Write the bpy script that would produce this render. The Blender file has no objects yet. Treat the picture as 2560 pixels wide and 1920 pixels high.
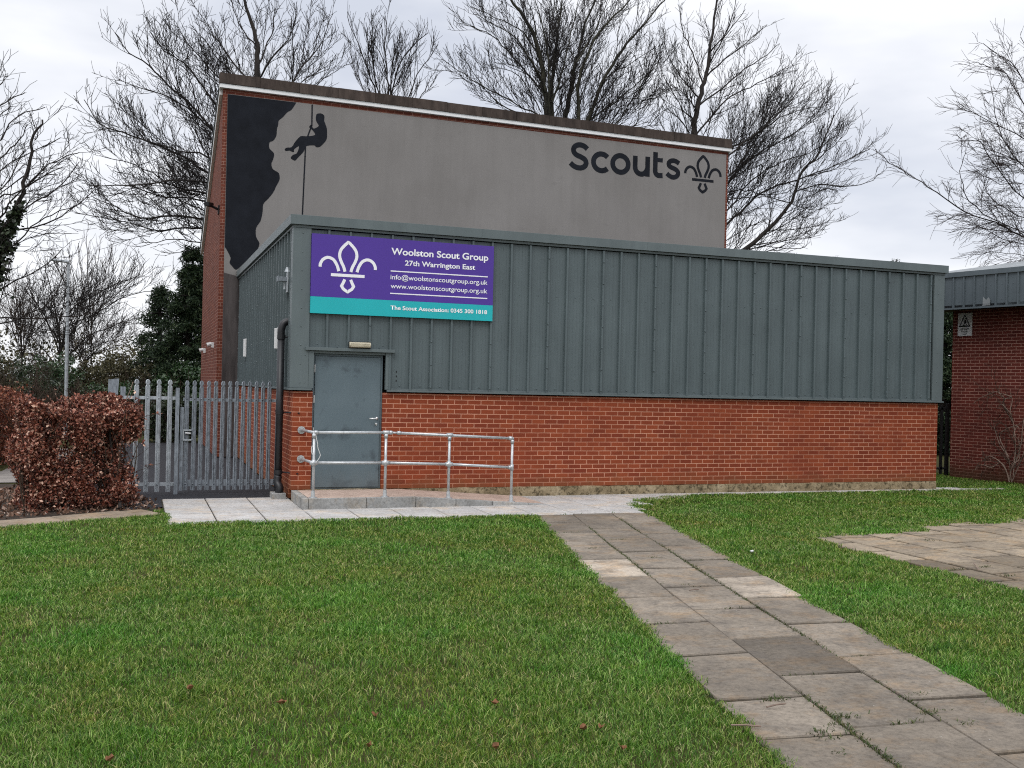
import bpy, bmesh, math, random
import numpy as np
from mathutils import Vector, Matrix

random.seed(7)
rng = np.random.default_rng(11)
scene = bpy.context.scene
COL = scene.collection

# ------------------------------------------------------------------ camera
F_PX, CW, CH = 2539.54, 2560.0, 1920.0
YAW, PITCH, ROLL = 0.3536, 0.0006, 0.0232
CAM = np.array([-2.238, -15.7212, 1.8412])

def cam_axes():
    cy, sy, cp, sp = math.cos(YAW), math.sin(YAW), math.cos(PITCH), math.sin(PITCH)
    fwd = np.array([sy * cp, cy * cp, sp])
    r0 = np.array([cy, -sy, 0.0])
    u0 = np.cross(r0, fwd)
    c, s = math.cos(ROLL), math.sin(ROLL)
    return c * r0 + s * u0, -s * r0 + c * u0, fwd

RIGHT, UP, FWD = cam_axes()
cam_data = bpy.data.cameras.new("camera")
cam_data.sensor_fit = 'HORIZONTAL'
cam_data.sensor_width = 36.0
cam_data.lens = F_PX / CW * 36.0
cam_data.clip_start = 0.1
cam_data.clip_end = 2000.0
cam = bpy.data.objects.new("camera", cam_data)
COL.objects.link(cam)
m = Matrix(((RIGHT[0], UP[0], -FWD[0], CAM[0]), (RIGHT[1], UP[1], -FWD[1], CAM[1]),
            (RIGHT[2], UP[2], -FWD[2], CAM[2]), (0, 0, 0, 1)))
cam.matrix_world = m
scene.camera = cam

def ray(px, py):
    return RIGHT * ((px - CW / 2) / F_PX) - UP * ((py - CH / 2) / F_PX) + FWD

def at(px, py, Y):            # surveyed point of the photograph on the vertical plane y = Y
    d = ray(px, py)
    return CAM + d * ((Y - CAM[1]) / d[1])

def on_ground(px, py, Z=0.0):
    d = ray(px, py)
    return CAM + d * ((Z - CAM[2]) / d[2])

# ------------------------------------------------------------------ light
scene.view_settings.view_transform = 'Standard'
scene.view_settings.look = 'None'
scene.view_settings.exposure = 0.22
scene.view_settings.gamma = 1.0
SUN_EL, SUN_AZ = math.radians(48), math.radians(215)   # azimuth measured from +y clockwise
world = bpy.data.worlds.new("World")
scene.world = world
world.use_nodes = True
wn, wl = world.node_tree.nodes, world.node_tree.links
wn.clear()
w_out = wn.new('ShaderNodeOutputWorld')
w_bg = wn.new('ShaderNodeBackground')
w_bg.inputs['Strength'].default_value = 0.1
w_sky = wn.new('ShaderNodeTexSky')
w_sky.sky_type = 'NISHITA'
w_sky.sun_disc = False
w_sky.sun_elevation = SUN_EL
w_sky.sun_rotation = SUN_AZ
w_tc = wn.new('ShaderNodeTexCoord')
w_sep = wn.new('ShaderNodeSeparateXYZ')
wl.new(w_tc.outputs['Generated'], w_sep.inputs[0])
def wmath(op, a, b=None):
    n = wn.new('ShaderNodeMath'); n.operation = op
    for i, v in enumerate((a, b)):
        if v is None: continue
        if isinstance(v, (int, float)): n.inputs[i].default_value = v
        else: wl.new(v, n.inputs[i])
    return n.outputs[0]
# overcast luminance: brighter towards the zenith, with soft cloud banks
zpos = wmath('MAXIMUM', wmath('SUBTRACT', w_sep.outputs['Z'], 0.36), 0.0)
cie = wmath('MULTIPLY_ADD', zpos, 2.3)
cie.node.inputs[2].default_value = 1.0
w_map = wn.new('ShaderNodeMapping')
w_map.inputs['Scale'].default_value = (1.3, 1.3, 4.2)
w_map.inputs['Rotation'].default_value = (0.0, 0.16, 0.3)
wl.new(w_tc.outputs['Generated'], w_map.inputs['Vector'])
w_noise = wn.new('ShaderNodeTexNoise')
w_noise.inputs['Scale'].default_value = 2.1
w_noise.inputs['Detail'].default_value = 5.0
w_noise.inputs['Roughness'].default_value = 0.5
wl.new(w_map.outputs['Vector'], w_noise.inputs['Vector'])
w_ramp = wn.new('ShaderNodeValToRGB')
w_ramp.color_ramp.elements[0].position = 0.34
w_ramp.color_ramp.elements[0].color = (0.60, 0.635, 0.72, 1)
w_ramp.color_ramp.elements[1].position = 0.60
w_ramp.color_ramp.elements[1].color = (0.90, 0.91, 0.945, 1)
wl.new(w_noise.outputs['Fac'], w_ramp.inputs['Fac'])
w_mul = wn.new('ShaderNodeVectorMath'); w_mul.operation = 'SCALE'
wl.new(w_ramp.outputs['Color'], w_mul.inputs[0])
wl.new(wmath('MULTIPLY', cie, 10.0), w_mul.inputs['Scale'])
w_mix = wn.new('ShaderNodeMix'); w_mix.data_type = 'RGBA'
w_mix.inputs['Factor'].default_value = 0.94
wl.new(w_sky.outputs['Color'], w_mix.inputs['A'])
wl.new(w_mul.outputs['Vector'], w_mix.inputs['B'])
wl.new(w_mix.outputs['Result'], w_bg.inputs['Color'])
wl.new(w_bg.outputs['Background'], w_out.inputs['Surface'])

sun_data = bpy.data.lights.new("sun", 'SUN')
sun_data.energy = 0.9
sun_data.angle = math.radians(24)
sun_data.color = (1.0, 0.965, 0.92)
sun = bpy.data.objects.new("sun", sun_data)
COL.objects.link(sun)
sdir = Vector((math.sin(SUN_AZ) * math.cos(SUN_EL), math.cos(SUN_AZ) * math.cos(SUN_EL), math.sin(SUN_EL)))
sun.rotation_euler = sdir.to_track_quat('Z', 'Y').to_euler()
sun.location = (-10, -20, 30)

scene.render.engine = 'CYCLES'
scene.cycles.use_denoising = False
scene.cycles.max_bounces = 5
scene.cycles.diffuse_bounces = 3
scene.cycles.glossy_bounces = 2
scene.cycles.transmission_bounces = 3
scene.cycles.transparent_max_bounces = 6
scene.cycles.caustics_reflective = False
scene.cycles.caustics_refractive = False
scene.cycles.filter_width = 1.1

# ------------------------------------------------------------------ materials
class Mat:
    """small node-tree helper"""
    def __init__(self, name, rough=0.6, metal=0.0, spec=0.3):
        self.m = bpy.data.materials.new(name)
        self.m.use_nodes = True
        self.nt = self.m.node_tree
        self.N, self.L = self.nt.nodes, self.nt.links
        self.b = self.N['Principled BSDF']
        self.b.inputs['Roughness'].default_value = rough
        self.b.inputs['Metallic'].default_value = metal
        self.b.inputs['Specular IOR Level'].default_value = spec
        self.tc = self.N.new('ShaderNodeTexCoord')
    def new(self, t): return self.N.new(t)
    def link(self, a, b): self.L.new(a, b)
    def noise(self, scale, detail=4, rough=0.55, vec=None, stretch=None):
        n = self.new('ShaderNodeTexNoise')
        n.inputs['Scale'].default_value = scale
        n.inputs['Detail'].default_value = detail
        n.inputs['Roughness'].default_value = rough
        v = vec if vec is not None else self.tc.outputs['Object']
        if stretch:
            mp = self.new('ShaderNodeMapping'); mp.inputs['Scale'].default_value = stretch
            self.link(v, mp.inputs['Vector']); v = mp.outputs['Vector']
        self.link(v, n.inputs['Vector'])
        return n.outputs['Fac']
    def ramp(self, fac, stops):
        r = self.new('ShaderNodeValToRGB')
        e = r.color_ramp.elements
        while len(e) < len(stops): e.new(0.5)
        for el, (p, c) in zip(e, stops):
            el.position = p
            el.color = (*c, 1) if len(c) == 3 else c
        self.link(fac, r.inputs['Fac'])
        return r.outputs['Color']
    def mix(self, a, b, fac, mode='MIX'):
        n = self.new('ShaderNodeMix'); n.data_type = 'RGBA'; n.blend_type = mode
        for k, v in (('A', a), ('B', b), ('Factor', fac)):
            if isinstance(v, (int, float)): n.inputs[k].default_value = v
            elif isinstance(v, tuple): n.inputs[k].default_value = (*v, 1)
            else: self.link(v, n.inputs[k])
        return n.outputs['Result']
    def math(self, op, a, b=0.0):
        n = self.new('ShaderNodeMath'); n.operation = op
        for i, v in enumerate((a, b)):
            if isinstance(v, (int, float)): n.inputs[i].default_value = v
            else: self.link(v, n.inputs[i])
        return n.outputs[0]
    def attr(self, name):
        n = self.new('ShaderNodeAttribute'); n.attribute_name = name
        return n.outputs['Fac']
    def island(self):
        return self.new('ShaderNodeNewGeometry').outputs['Random Per Island']
    def color(self, c):
        if isinstance(c, tuple): self.b.inputs['Base Color'].default_value = (*c, 1)
        else: self.link(c, self.b.inputs['Base Color'])
        return self
    def bump(self, h, strength=0.3, dist=0.01):
        n = self.new('ShaderNodeBump')
        n.inputs['Strength'].default_value = strength
        n.inputs['Distance'].default_value = dist
        self.link(h, n.inputs['Height'])
        self.link(n.outputs['Normal'], self.b.inputs['Normal'])
        return self

def simple(name, c, rough=0.6, metal=0.0, var=0.12, scale=6.0, spec=0.3, bump=0.0, bscale=60, stretch=None):
    t = Mat(name, rough, metal, spec)
    lo = tuple(x * (1 - var) for x in c); hi = tuple(min(1, x * (1 + var)) for x in c)
    t.color(t.ramp(t.noise(scale, 5, 0.6, stretch=stretch), [(0.3, lo), (0.7, hi)]))
    if bump: t.bump(t.noise(bscale, 3), bump, 0.004)
    return t.m

def brick_mat(name, c1, c2, mortar, dirt, size=1.0, mortar_w=0.011, fade=0.35, low_dirt=None):
    t = Mat(name, 0.85, 0, 0.2)
    uv = t.tc.outputs['UV']
    # a little wobble so that the joints are not ruler straight
    nz = t.new('ShaderNodeTexNoise'); nz.inputs['Scale'].default_value = 9.0; nz.inputs['Detail'].default_value = 2
    t.link(uv, nz.inputs['Vector'])
    vm = t.new('ShaderNodeVectorMath'); vm.operation = 'MULTIPLY_ADD'
    vm.inputs[1].default_value = (0.006, 0.006, 0)
    t.link(nz.outputs['Color'], vm.inputs[0]); t.link(uv, vm.inputs[2])
    br = t.new('ShaderNodeTexBrick')
    br.offset = 0.5
    br.inputs['Scale'].default_value = 1.0
    br.inputs['Brick Width'].default_value = 0.225 * size
    br.inputs['Row Height'].default_value = 0.075 * size
    br.inputs['Mortar Size'].default_value = mortar_w * 0.5
    br.inputs['Mortar Smooth'].default_value = 0.25
    br.inputs['Bias'].default_value = -0.1
    br.inputs['Color1'].default_value = (*c1, 1)
    br.inputs['Color2'].default_value = (*c2, 1)
    br.inputs['Mortar'].default_value = (*mortar, 1)
    t.link(vm.outputs[0], br.inputs['Vector'])
    fine = t.ramp(t.noise(55, 5, 0.7), [(0.25, (0.72, 0.70, 0.70)), (0.75, (1.22, 1.2, 1.18))])
    col = t.mix(br.outputs['Color'], fine, 0.75, 'MULTIPLY')
    # dirty joints fading into the brick in patches
    patch = t.ramp(t.noise(0.9, 4, 0.6), [(0.42, (0, 0, 0)), (0.62, (1, 1, 1))])
    f2 = t.math('MULTIPLY', t.math('MULTIPLY', patch, br.outputs['Fac']), fade)
    col = t.mix(col, tuple((a + b) / 2 for a, b in zip(c1, c2)), f2)
    big = t.ramp(t.noise(2.3, 5, 0.65), [(0.3, (0.82, 0.82, 0.82)), (0.7, (1.1, 1.1, 1.1))])
    col = t.mix(col, big, 0.8, 'MULTIPLY')
    # white efflorescence specks
    eff = t.ramp(t.noise(7, 6, 0.7), [(0.69, (0, 0, 0)), (0.78, (0.5, 0.5, 0.5))])
    col = t.mix(col, (0.55, 0.42, 0.36), t.math('MULTIPLY', eff, 0.5))
    if low_dirt:
        sp = t.new('ShaderNodeSeparateXYZ'); t.link(t.tc.outputs['Object'], sp.inputs[0])
        z = t.math('ADD', sp.outputs['Z'], t.math('MULTIPLY', t.noise(3.5, 4), 0.5))
        g = t.ramp(z, [(0.30, (0.85, 0.85, 0.85)), (0.62, (0, 0, 0))])
        col = t.mix(col, low_dirt, t.math('MULTIPLY', g, 0.8))
    t.color(col)
    h = t.math('ADD', t.math('MULTIPLY', br.outputs['Fac'], -1.0), t.math('MULTIPLY', t.noise(90, 4), 0.35))
    t.bump(h, 0.55, 0.006)
    return t.m

MT = {}
MT['brick'] = brick_mat('annex_brick', (0.262, 0.058, 0.023), (0.185, 0.036, 0.017), (0.56, 0.28, 0.185), None, 1.0, 0.013, 0.45, (0.16, 0.07, 0.03))
MT['brick_hall'] = brick_mat('hall_brick', (0.175, 0.050, 0.030), (0.105, 0.028, 0.018), (0.30, 0.165, 0.125), None, 1.0, 0.014, 0.25)
MT['brick_side'] = brick_mat('side_hall_brick', (0.125, 0.026, 0.018), (0.085, 0.017, 0.013), (0.36, 0.20, 0.16), None, 0.92, 0.015, 0.45, (0.06, 0.035, 0.018))

def clad_mat(name, c, stretch):
    t = Mat(name, 0.42, 0.0, 0.4)
    a = t.ramp(t.noise(1.2, 5, 0.6), [(0.3, tuple(x * 0.9 for x in c)), (0.7, tuple(x * 1.1 for x in c))])
    streak = t.ramp(t.noise(1.0, 5, 0.65, stretch=stretch), [(0.35, (0.86, 0.87, 0.87)), (0.68, (1.07, 1.07, 1.06))])
    a = t.mix(a, streak, 0.8, 'MULTIPLY')
    dirt = t.ramp(t.noise(14, 5, 0.7), [(0.66, (0, 0, 0)), (0.8, (1, 1, 1))])
    a = t.mix(a, tuple(x * 1.5 for x in c), t.math('MULTIPLY', dirt, 0.22))
    t.color(a)
    t.bump(t.noise(3.0, 2), 0.06, 0.01)
    return t.m
MT['clad'] = clad_mat('grey_cladding', (0.092, 0.118, 0.124), (9, 9, 0.5))
MT['trim'] = clad_mat('grey_trim', (0.112, 0.138, 0.142), (5, 5, 1.2))
MT['clad_far'] = clad_mat('grey_cladding_far', (0.090, 0.110, 0.122), (9, 9, 0.5))

def door_mat():
    t = Mat('door_paint', 0.38, 0, 0.45)
    c = t.ramp(t.noise(1.7, 5, 0.6), [(0.3, (0.092, 0.128, 0.146)), (0.7, (0.114, 0.153, 0.172))])
    smear = t.ramp(t.noise(2.6, 4, 0.6), [(0.56, (0, 0, 0)), (0.66, (1, 1, 1))])
    c = t.mix(c, (0.060, 0.080, 0.094), t.math('MULTIPLY', smear, 0.85))
    sp = t.new('ShaderNodeSeparateXYZ'); t.link(t.tc.outputs['Object'], sp.inputs[0])
    g = t.ramp(t.math('ADD', sp.outputs['Z'], t.math('MULTIPLY', t.noise(7, 5, stretch=(3, 3, 0.7)), 0.5)), [(0.35, (1, 1, 1)), (0.75, (0, 0, 0))])
    c = t.mix(c, (0.115, 0.128, 0.128), t.math('MULTIPLY', g, 0.45))
    t.color(c); return t.m
MT['door'] = door_mat()

def render_mat():
    t = Mat('grey_render', 0.9, 0, 0.15)
    c = t.ramp(t.noise(0.55, 6, 0.6), [(0.28, (0.196, 0.184, 0.173)), (0.72, (0.240, 0.227, 0.216))])
    st = t.ramp(t.noise(1.0, 6, 0.7, stretch=(4, 4, 0.45)), [(0.32, (0.86, 0.86, 0.86)), (0.7, (1.08, 1.08, 1.08))])
    c = t.mix(c, st, 0.5, 'MULTIPLY')
    s2 = t.ramp(t.noise(2.6, 6, 0.75, stretch=(0.7, 0.7, 1.6)), [(0.60, (0, 0, 0)), (0.75, (1, 1, 1))])
    c = t.mix(c, (0.160, 0.150, 0.143), t.math('MULTIPLY', s2, 0.5))
    t.color(c); t.bump(t.noise(45, 4), 0.25, 0.004); return t.m
MT['render'] = render_mat()
MT['dark_strip'] = simple('darker_render', (0.072, 0.062, 0.060), 0.85, var=0.5, scale=2.2, spec=0.2, stretch=(3, 3, 0.5))  # darker, vertically streaked tone for the lower strip of hall render
MT['mural'] = simple('mural_paint', (0.0120, 0.0136, 0.0180), 0.8, var=0.25, scale=3, spec=0.12, bump=0.2, bscale=40)
MT['coping'] = None
def coping_mat():
    t = Mat('dark_coping', 0.9, 0, 0.15)
    c = t.ramp(t.noise(2.0, 6, 0.7, stretch=(3, 3, 0.7)), [(0.3, (0.028, 0.021, 0.018)), (0.65, (0.072, 0.055, 0.046)), (0.8, (0.12, 0.10, 0.085))])
    li = t.ramp(t.noise(11, 6, 0.75), [(0.70, (0, 0, 0)), (0.78, (1, 1, 1))])
    c = t.mix(c, (0.25, 0.24, 0.21), t.math('MULTIPLY', li, 0.6))
    isl = t.ramp(t.island(), [(0, (0.8, 0.8, 0.8)), (1, (1.2, 1.2, 1.2))])
    c = t.mix(c, isl, 1.0, 'MULTIPLY')
    t.color(c); t.bump(t.noise(30, 4), 0.3, 0.005); return t.m
MT['coping'] = coping_mat()
MT['white'] = simple('white_board', (0.78, 0.78, 0.77), 0.5, var=0.06, scale=4)
MT['galv'] = simple('galvanised_steel', (0.38, 0.41, 0.43), 0.5, 0.25, var=0.35, scale=9, spec=0.4, stretch=(3, 3, 1))
MT['galv_dull'] = simple('weathered_galvanised_steel', (0.21, 0.235, 0.26), 0.6, 0.15, var=0.4, scale=11, spec=0.35, stretch=(3, 3, 1))
MT['tube'] = simple('handrail_tube', (0.48, 0.495, 0.50), 0.35, 0.45, var=0.2, scale=14, spec=0.5)
MT['steel'] = simple('bright_steel', (0.62, 0.62, 0.61), 0.28, 0.8, var=0.08)
MT['pvc'] = simple('black_pipe', (0.012, 0.0125, 0.0145), 0.45, var=0.25, scale=5, spec=0.5)
MT['black'] = simple('black_paint', (0.008, 0.008, 0.009), 0.6, var=0.2)
MT['dark'] = simple('dark_void', (0.012, 0.012, 0.012), 0.9, var=0.1)
MT['plastic'] = simple('white_plastic', (0.62, 0.62, 0.61), 0.45, var=0.06, scale=8)
MT['cream'] = simple('cream_diffuser', (0.55, 0.50, 0.38), 0.4, var=0.1, scale=16)
MT['purple'] = simple('sign_purple', (0.072, 0.030, 0.290), 0.32, var=0.05, scale=1.2, spec=0.4)
MT['teal'] = simple('sign_teal', (0.010, 0.42, 0.45), 0.32, var=0.04, scale=1.2, spec=0.4)
MT['sign_white'] = simple('sign_white', (0.86, 0.86, 0.88), 0.35, var=0.02)
MT['sign_plate'] = simple('plate_white', (0.62, 0.62, 0.61), 0.5, var=0.12, scale=5)
MT['roofing'] = simple('pale_roofing', (0.20, 0.215, 0.22), 0.6, var=0.12, scale=2)
MT['felt'] = simple('roof_felt', (0.10, 0.11, 0.115), 0.9, var=0.2, scale=3)

def plinth_mat():
    t = Mat('rough_concrete', 0.95, 0, 0.1)
    c = t.ramp(t.noise(3, 6, 0.7), [(0.3, (0.15, 0.115, 0.065)), (0.55, (0.30, 0.24, 0.15)), (0.75, (0.42, 0.35, 0.24))])
    moss = t.ramp(t.noise(13, 6, 0.75), [(0.50, (0, 0, 0)), (0.60, (1, 1, 1))])
    c = t.mix(c, (0.045, 0.036, 0.020), t.math('MULTIPLY', moss, 0.8))
    t.color(c); t.bump(t.noise(26, 5, 0.7), 0.8, 0.02); return t.m
MT['plinth'] = plinth_mat()

def slab_mat(name, c, var, dirt, lichen, edge=0.5, brown=(1.18, 1.0, 0.80)):
    t = Mat(name, 0.92, 0, 0.15)
    tint = t.attr('tint')
    lo = tuple(x * (1 - var) for x in c); hi = tuple(x * (1 + var) for x in c)
    base = t.ramp(t.noise(1.3, 6, 0.65), [(0.3, lo), (0.7, hi)])
    tn = t.new('ShaderNodeCombineColor')
    for k in ('Red', 'Green', 'Blue'): t.link(tint, tn.inputs[k])
    base = t.mix(base, tn.outputs['Color'], 1.0, 'MULTIPLY')
    gr = t.ramp(t.noise(160, 3, 0.7), [(0.3, (0.78, 0.78, 0.78)), (0.7, (1.2, 1.2, 1.2))])
    base = t.mix(base, gr, 0.7, 'MULTIPLY')
    bl = t.ramp(t.noise(3.4, 6, 0.7), [(0.48, (0, 0, 0)), (0.68, (1, 1, 1))])
    base = t.mix(base, dirt, t.math('MULTIPLY', bl, 0.7))
    br_ = t.ramp(t.noise(1.9, 6, 0.75, stretch=(1, 1.4, 1)), [(0.50, (0, 0, 0)), (0.70, (1, 1, 1))])
    base = t.mix(base, t.mix(base, brown, 1.0, 'MULTIPLY'), br_)
    fleck = t.ramp(t.noise(22, 6, 0.8), [(0.36, (0.62, 0.62, 0.62)), (0.5, (1, 1, 1)), (0.66, (1.25, 1.25, 1.25))])
    base = t.mix(base, fleck, 0.8, 'MULTIPLY')
    sp = t.ramp(t.noise(34, 3, 0.6), [(0.69, (0, 0, 0)), (0.73, (1, 1, 1))])
    sel = t.ramp(t.noise(2.2, 3, 0.5), [(0.45, (0, 0, 0)), (0.62, (1, 1, 1))])
    base = t.mix(base, lichen, t.math('MULTIPLY', t.math('MULTIPLY', sp, sel), edge))
    t.color(base)
    t.bump(t.noise(70, 5, 0.7), 0.35, 0.005)
    return t.m
MT['slab'] = slab_mat('old_paving_slab', (0.186, 0.158, 0.126), 0.28, (0.100, 0.088, 0.076), (0.42, 0.41, 0.38), 0.8)
MT['slab_new'] = slab_mat('new_paving_slab', (0.43, 0.415, 0.395), 0.14, (0.30, 0.275, 0.25), (0.5, 0.48, 0.46), 0.3)
MT['slab_warm'] = slab_mat('patio_slab', (0.235, 0.192, 0.140), 0.22, (0.110, 0.093, 0.080), (0.42, 0.39, 0.33), 0.5)
MT['kerb'] = slab_mat('concrete_edging', (0.30, 0.30, 0.29), 0.2, (0.18, 0.175, 0.16), (0.45, 0.45, 0.43), 0.5)
MT['edging'] = slab_mat('worn_path_edging', (0.25, 0.20, 0.15), 0.25, (0.12, 0.10, 0.07), (0.4, 0.35, 0.28), 0.5)

def paver_mat():
    t = Mat('pink_block_paver', 0.9, 0, 0.15)
    br = t.new('ShaderNodeTexBrick')
    br.inputs['Scale'].default_value = 1.0
    br.inputs['Brick Width'].default_value = 0.10
    br.inputs['Row Height'].default_value = 0.05
    br.inputs['Mortar Size'].default_value = 0.0025
    br.inputs['Color1'].default_value = (0.50, 0.385, 0.315, 1)
    br.inputs['Color2'].default_value = (0.42, 0.315, 0.255, 1)
    br.inputs['Mortar'].default_value = (0.32, 0.23, 0.18, 1)
    mp = t.new('ShaderNodeMapping'); mp.inputs['Rotation'].default_value = (0, 0, 1.25)
    t.link(t.tc.outputs['Object'], mp.inputs['Vector']); t.link(mp.outputs['Vector'], br.inputs['Vector'])
    v = t.ramp(t.noise(2.4, 6, 0.65), [(0.3, (0.75, 0.75, 0.75)), (0.7, (1.15, 1.15, 1.15))])
    c = t.mix(br.outputs['Color'], v, 0.9, 'MULTIPLY')
    d = t.ramp(t.noise(5, 5, 0.7, stretch=(1, 3, 1)), [(0.63, (0, 0, 0)), (0.72, (1, 1, 1))])
    c = t.mix(c, (0.16, 0.10, 0.07), t.math('MULTIPLY', d, 0.6))
    t.color(c); t.bump(t.noise(60, 4), 0.3, 0.004); return t.m
MT['paver'] = paver_mat()

def ground_mat():
    t = Mat('lawn_soil', 1.0, 0, 0.05)
    c = t.ramp(t.noise(1.1, 6, 0.65), [(0.3, (0.036, 0.040, 0.014)), (0.55, (0.062, 0.060, 0.024)), (0.8, (0.085, 0.066, 0.034))])
    f = t.ramp(t.noise(40, 4, 0.7), [(0.3, (0.6, 0.6, 0.6)), (0.7, (1.3, 1.3, 1.3))])
    t.color(t.mix(c, f, 0.8, 'MULTIPLY')); t.bump(t.noise(30, 4), 0.5, 0.02); return t.m
MT['ground'] = ground_mat()
MT['tarmac'] = simple('tarmac', (0.022, 0.022, 0.026), 0.9, var=0.35, scale=30, bump=0.5, bscale=120)
MT['soil'] = simple('hedge_soil', (0.036, 0.026, 0.018), 1.0, var=0.5, scale=5, bump=0.8, bscale=30)
MT['joint'] = simple('joint_soil', (0.030, 0.024, 0.014), 1.0, var=0.4, scale=12)
MT['walk'] = simple('pale_footpath', (0.22, 0.20, 0.18), 0.9, var=0.2, scale=3)

def leafy(name, stops, rough=0.55, transl=0.25, spec=0.25, patch=None):
    t = Mat(name, rough, 0, spec)
    c = t.ramp(t.island(), stops)
    if patch:
        n = t.noise(patch[0], 4, 0.6)
        c = t.mix(c, patch[1], t.ramp(n, [(patch[2], (0, 0, 0)), (patch[3], (1, 1, 1))]), patch[4] if len(patch) > 4 else 'MIX')
    t.color(c)
    if transl:
        tr = t.new('ShaderNodeBsdfTranslucent'); t.link(c, tr.inputs['Color'])
        ms = t.new('ShaderNodeMixShader'); ms.inputs['Fac'].default_value = transl
        out = t.N['Material Output']
        t.link(t.b.outputs['BSDF'], ms.inputs[1]); t.link(tr.outputs['BSDF'], ms.inputs[2])
        t.link(ms.outputs['Shader'], out.inputs['Surface'])
    return t.m
def grass_mat():
    t = Mat('grass_blade', 0.5, 0, 0.3)
    isl = t.island()
    c = t.ramp(isl, [(0.0, (0.024, 0.066, 0.007)), (0.36, (0.068, 0.172, 0.016)), (0.68, (0.145, 0.275, 0.032)), (0.86, (0.300, 0.420, 0.105)), (1.0, (0.44, 0.42, 0.21))])  # dark and bright blade tones painted in place of self-shadow
    n1 = t.ramp(t.noise(0.55, 5, 0.6), [(0.40, (0, 0, 0)), (0.66, (1, 1, 1))])
    c = t.mix(c, t.mix(c, (1.14, 0.93, 0.85), 1.0, 'MULTIPLY'), n1)
    n2 = t.ramp(t.noise(2.3, 4, 0.6), [(0.58, (0, 0, 0)), (0.72, (1, 1, 1))])
    c = t.mix(c, t.mix(c, (1.5, 1.0, 0.95), 1.0, 'MULTIPLY'), t.math('MULTIPLY', n2, 0.6))
    n3 = t.ramp(t.noise(1.7, 4, 0.6), [(0.34, (1, 1, 1)), (0.46, (0, 0, 0))])
    c = t.mix(c, t.mix(c, (0.70, 0.92, 0.72), 1.0, 'MULTIPLY'), n3)
    n4 = t.ramp(t.noise(0.8, 3, 0.5), [(0.50, (0, 0, 0)), (0.64, (1, 1, 1))])
    c = t.mix(c, t.mix(c, (0.86, 1.08, 0.86), 1.0, 'MULTIPLY'), n4)
    t.color(c)
    tr = t.new('ShaderNodeBsdfTranslucent'); t.link(c, tr.inputs['Color'])
    ms = t.new('ShaderNodeMixShader'); ms.inputs['Fac'].default_value = 0.3
    t.link(t.b.outputs['BSDF'], ms.inputs[1]); t.link(tr.outputs['BSDF'], ms.inputs[2])
    t.link(ms.outputs['Shader'], t.N['Material Output'].inputs['Surface'])
    return t.m
MT['grass'] = grass_mat()
MT['weed'] = leafy('weed_leaf', [(0, (0.035, 0.060, 0.018)), (0.6, (0.07, 0.095, 0.03)), (1, (0.13, 0.11, 0.05))], 0.7, 0.2)
MT['beech'] = leafy('beech_leaf', [(0, (0.030, 0.011, 0.008)), (0.28, (0.092, 0.026, 0.017)), (0.55, (0.225, 0.068, 0.040)), (0.80, (0.44, 0.185, 0.125)), (1.0, (0.75, 0.50, 0.37))], 0.5, 0.2, 0.3)  # pale stops paint lit-leaf highlights into random leaves
MT['beech_red'] = leafy('red_beech_leaf', [(0, (0.050, 0.015, 0.009)), (0.4, (0.14, 0.038, 0.020)), (0.8, (0.28, 0.088, 0.045)), (1.0, (0.45, 0.22, 0.13))], 0.5, 0.2, 0.3)
MT['litter'] = leafy('litter_leaf', [(0, (0.05, 0.028, 0.018)), (0.5, (0.15, 0.075, 0.045)), (0.85, (0.28, 0.18, 0.13)), (1, (0.42, 0.33, 0.27))], 0.7, 0.1)
MT['deadleaf'] = simple('dead_leaf', (0.19, 0.085, 0.036), 0.6, var=0.4, scale=30)
MT['conifer'] = leafy('conifer_spray', [(0, (0.008, 0.016, 0.008)), (0.5, (0.018, 0.036, 0.015)), (0.88, (0.040, 0.066, 0.026)), (1, (0.085, 0.11, 0.05))], 0.6, 0.12)
MT['laurel'] = leafy('laurel_leaf', [(0, (0.014, 0.034, 0.012)), (0.5, (0.030, 0.068, 0.022)), (0.9, (0.062, 0.115, 0.042)), (1, (0.14, 0.18, 0.11))], 0.35, 0.12, 0.5)
MT['olive'] = leafy('olive_leaf', [(0, (0.026, 0.026, 0.011)), (0.5, (0.060, 0.056, 0.024)), (0.9, (0.115, 0.100, 0.050)), (1, (0.2, 0.19, 0.12))], 0.6, 0.15)
MT['ivy'] = leafy('ivy_leaf', [(0, (0.012, 0.020, 0.010)), (0.7, (0.028, 0.045, 0.018)), (1, (0.07, 0.09, 0.05))], 0.4, 0.1, 0.4)
MT['bark'] = simple('bark', (0.030, 0.025, 0.022), 0.95, var=0.45, scale=5, bump=0.6, bscale=25, stretch=(2, 2, 0.5))
MT['bark_green'] = simple('greenish_bark', (0.042, 0.040, 0.028), 0.95, var=0.45, scale=5, bump=0.6, bscale=25, stretch=(2, 2, 0.5))
MT['twig'] = simple('twig', (0.018, 0.0145, 0.0135), 0.9, var=0.3, scale=1)
MT['twig_red'] = simple('reddish_twig', (0.034, 0.023, 0.021), 0.9, var=0.3, scale=1)
MT['twig_brown'] = simple('brown_twig', (0.060, 0.042, 0.030), 0.9, var=0.4, scale=1)
MT['twig_pale'] = simple('pale_twig', (0.20, 0.145, 0.115), 0.9, var=0.3, scale=2)

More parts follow.
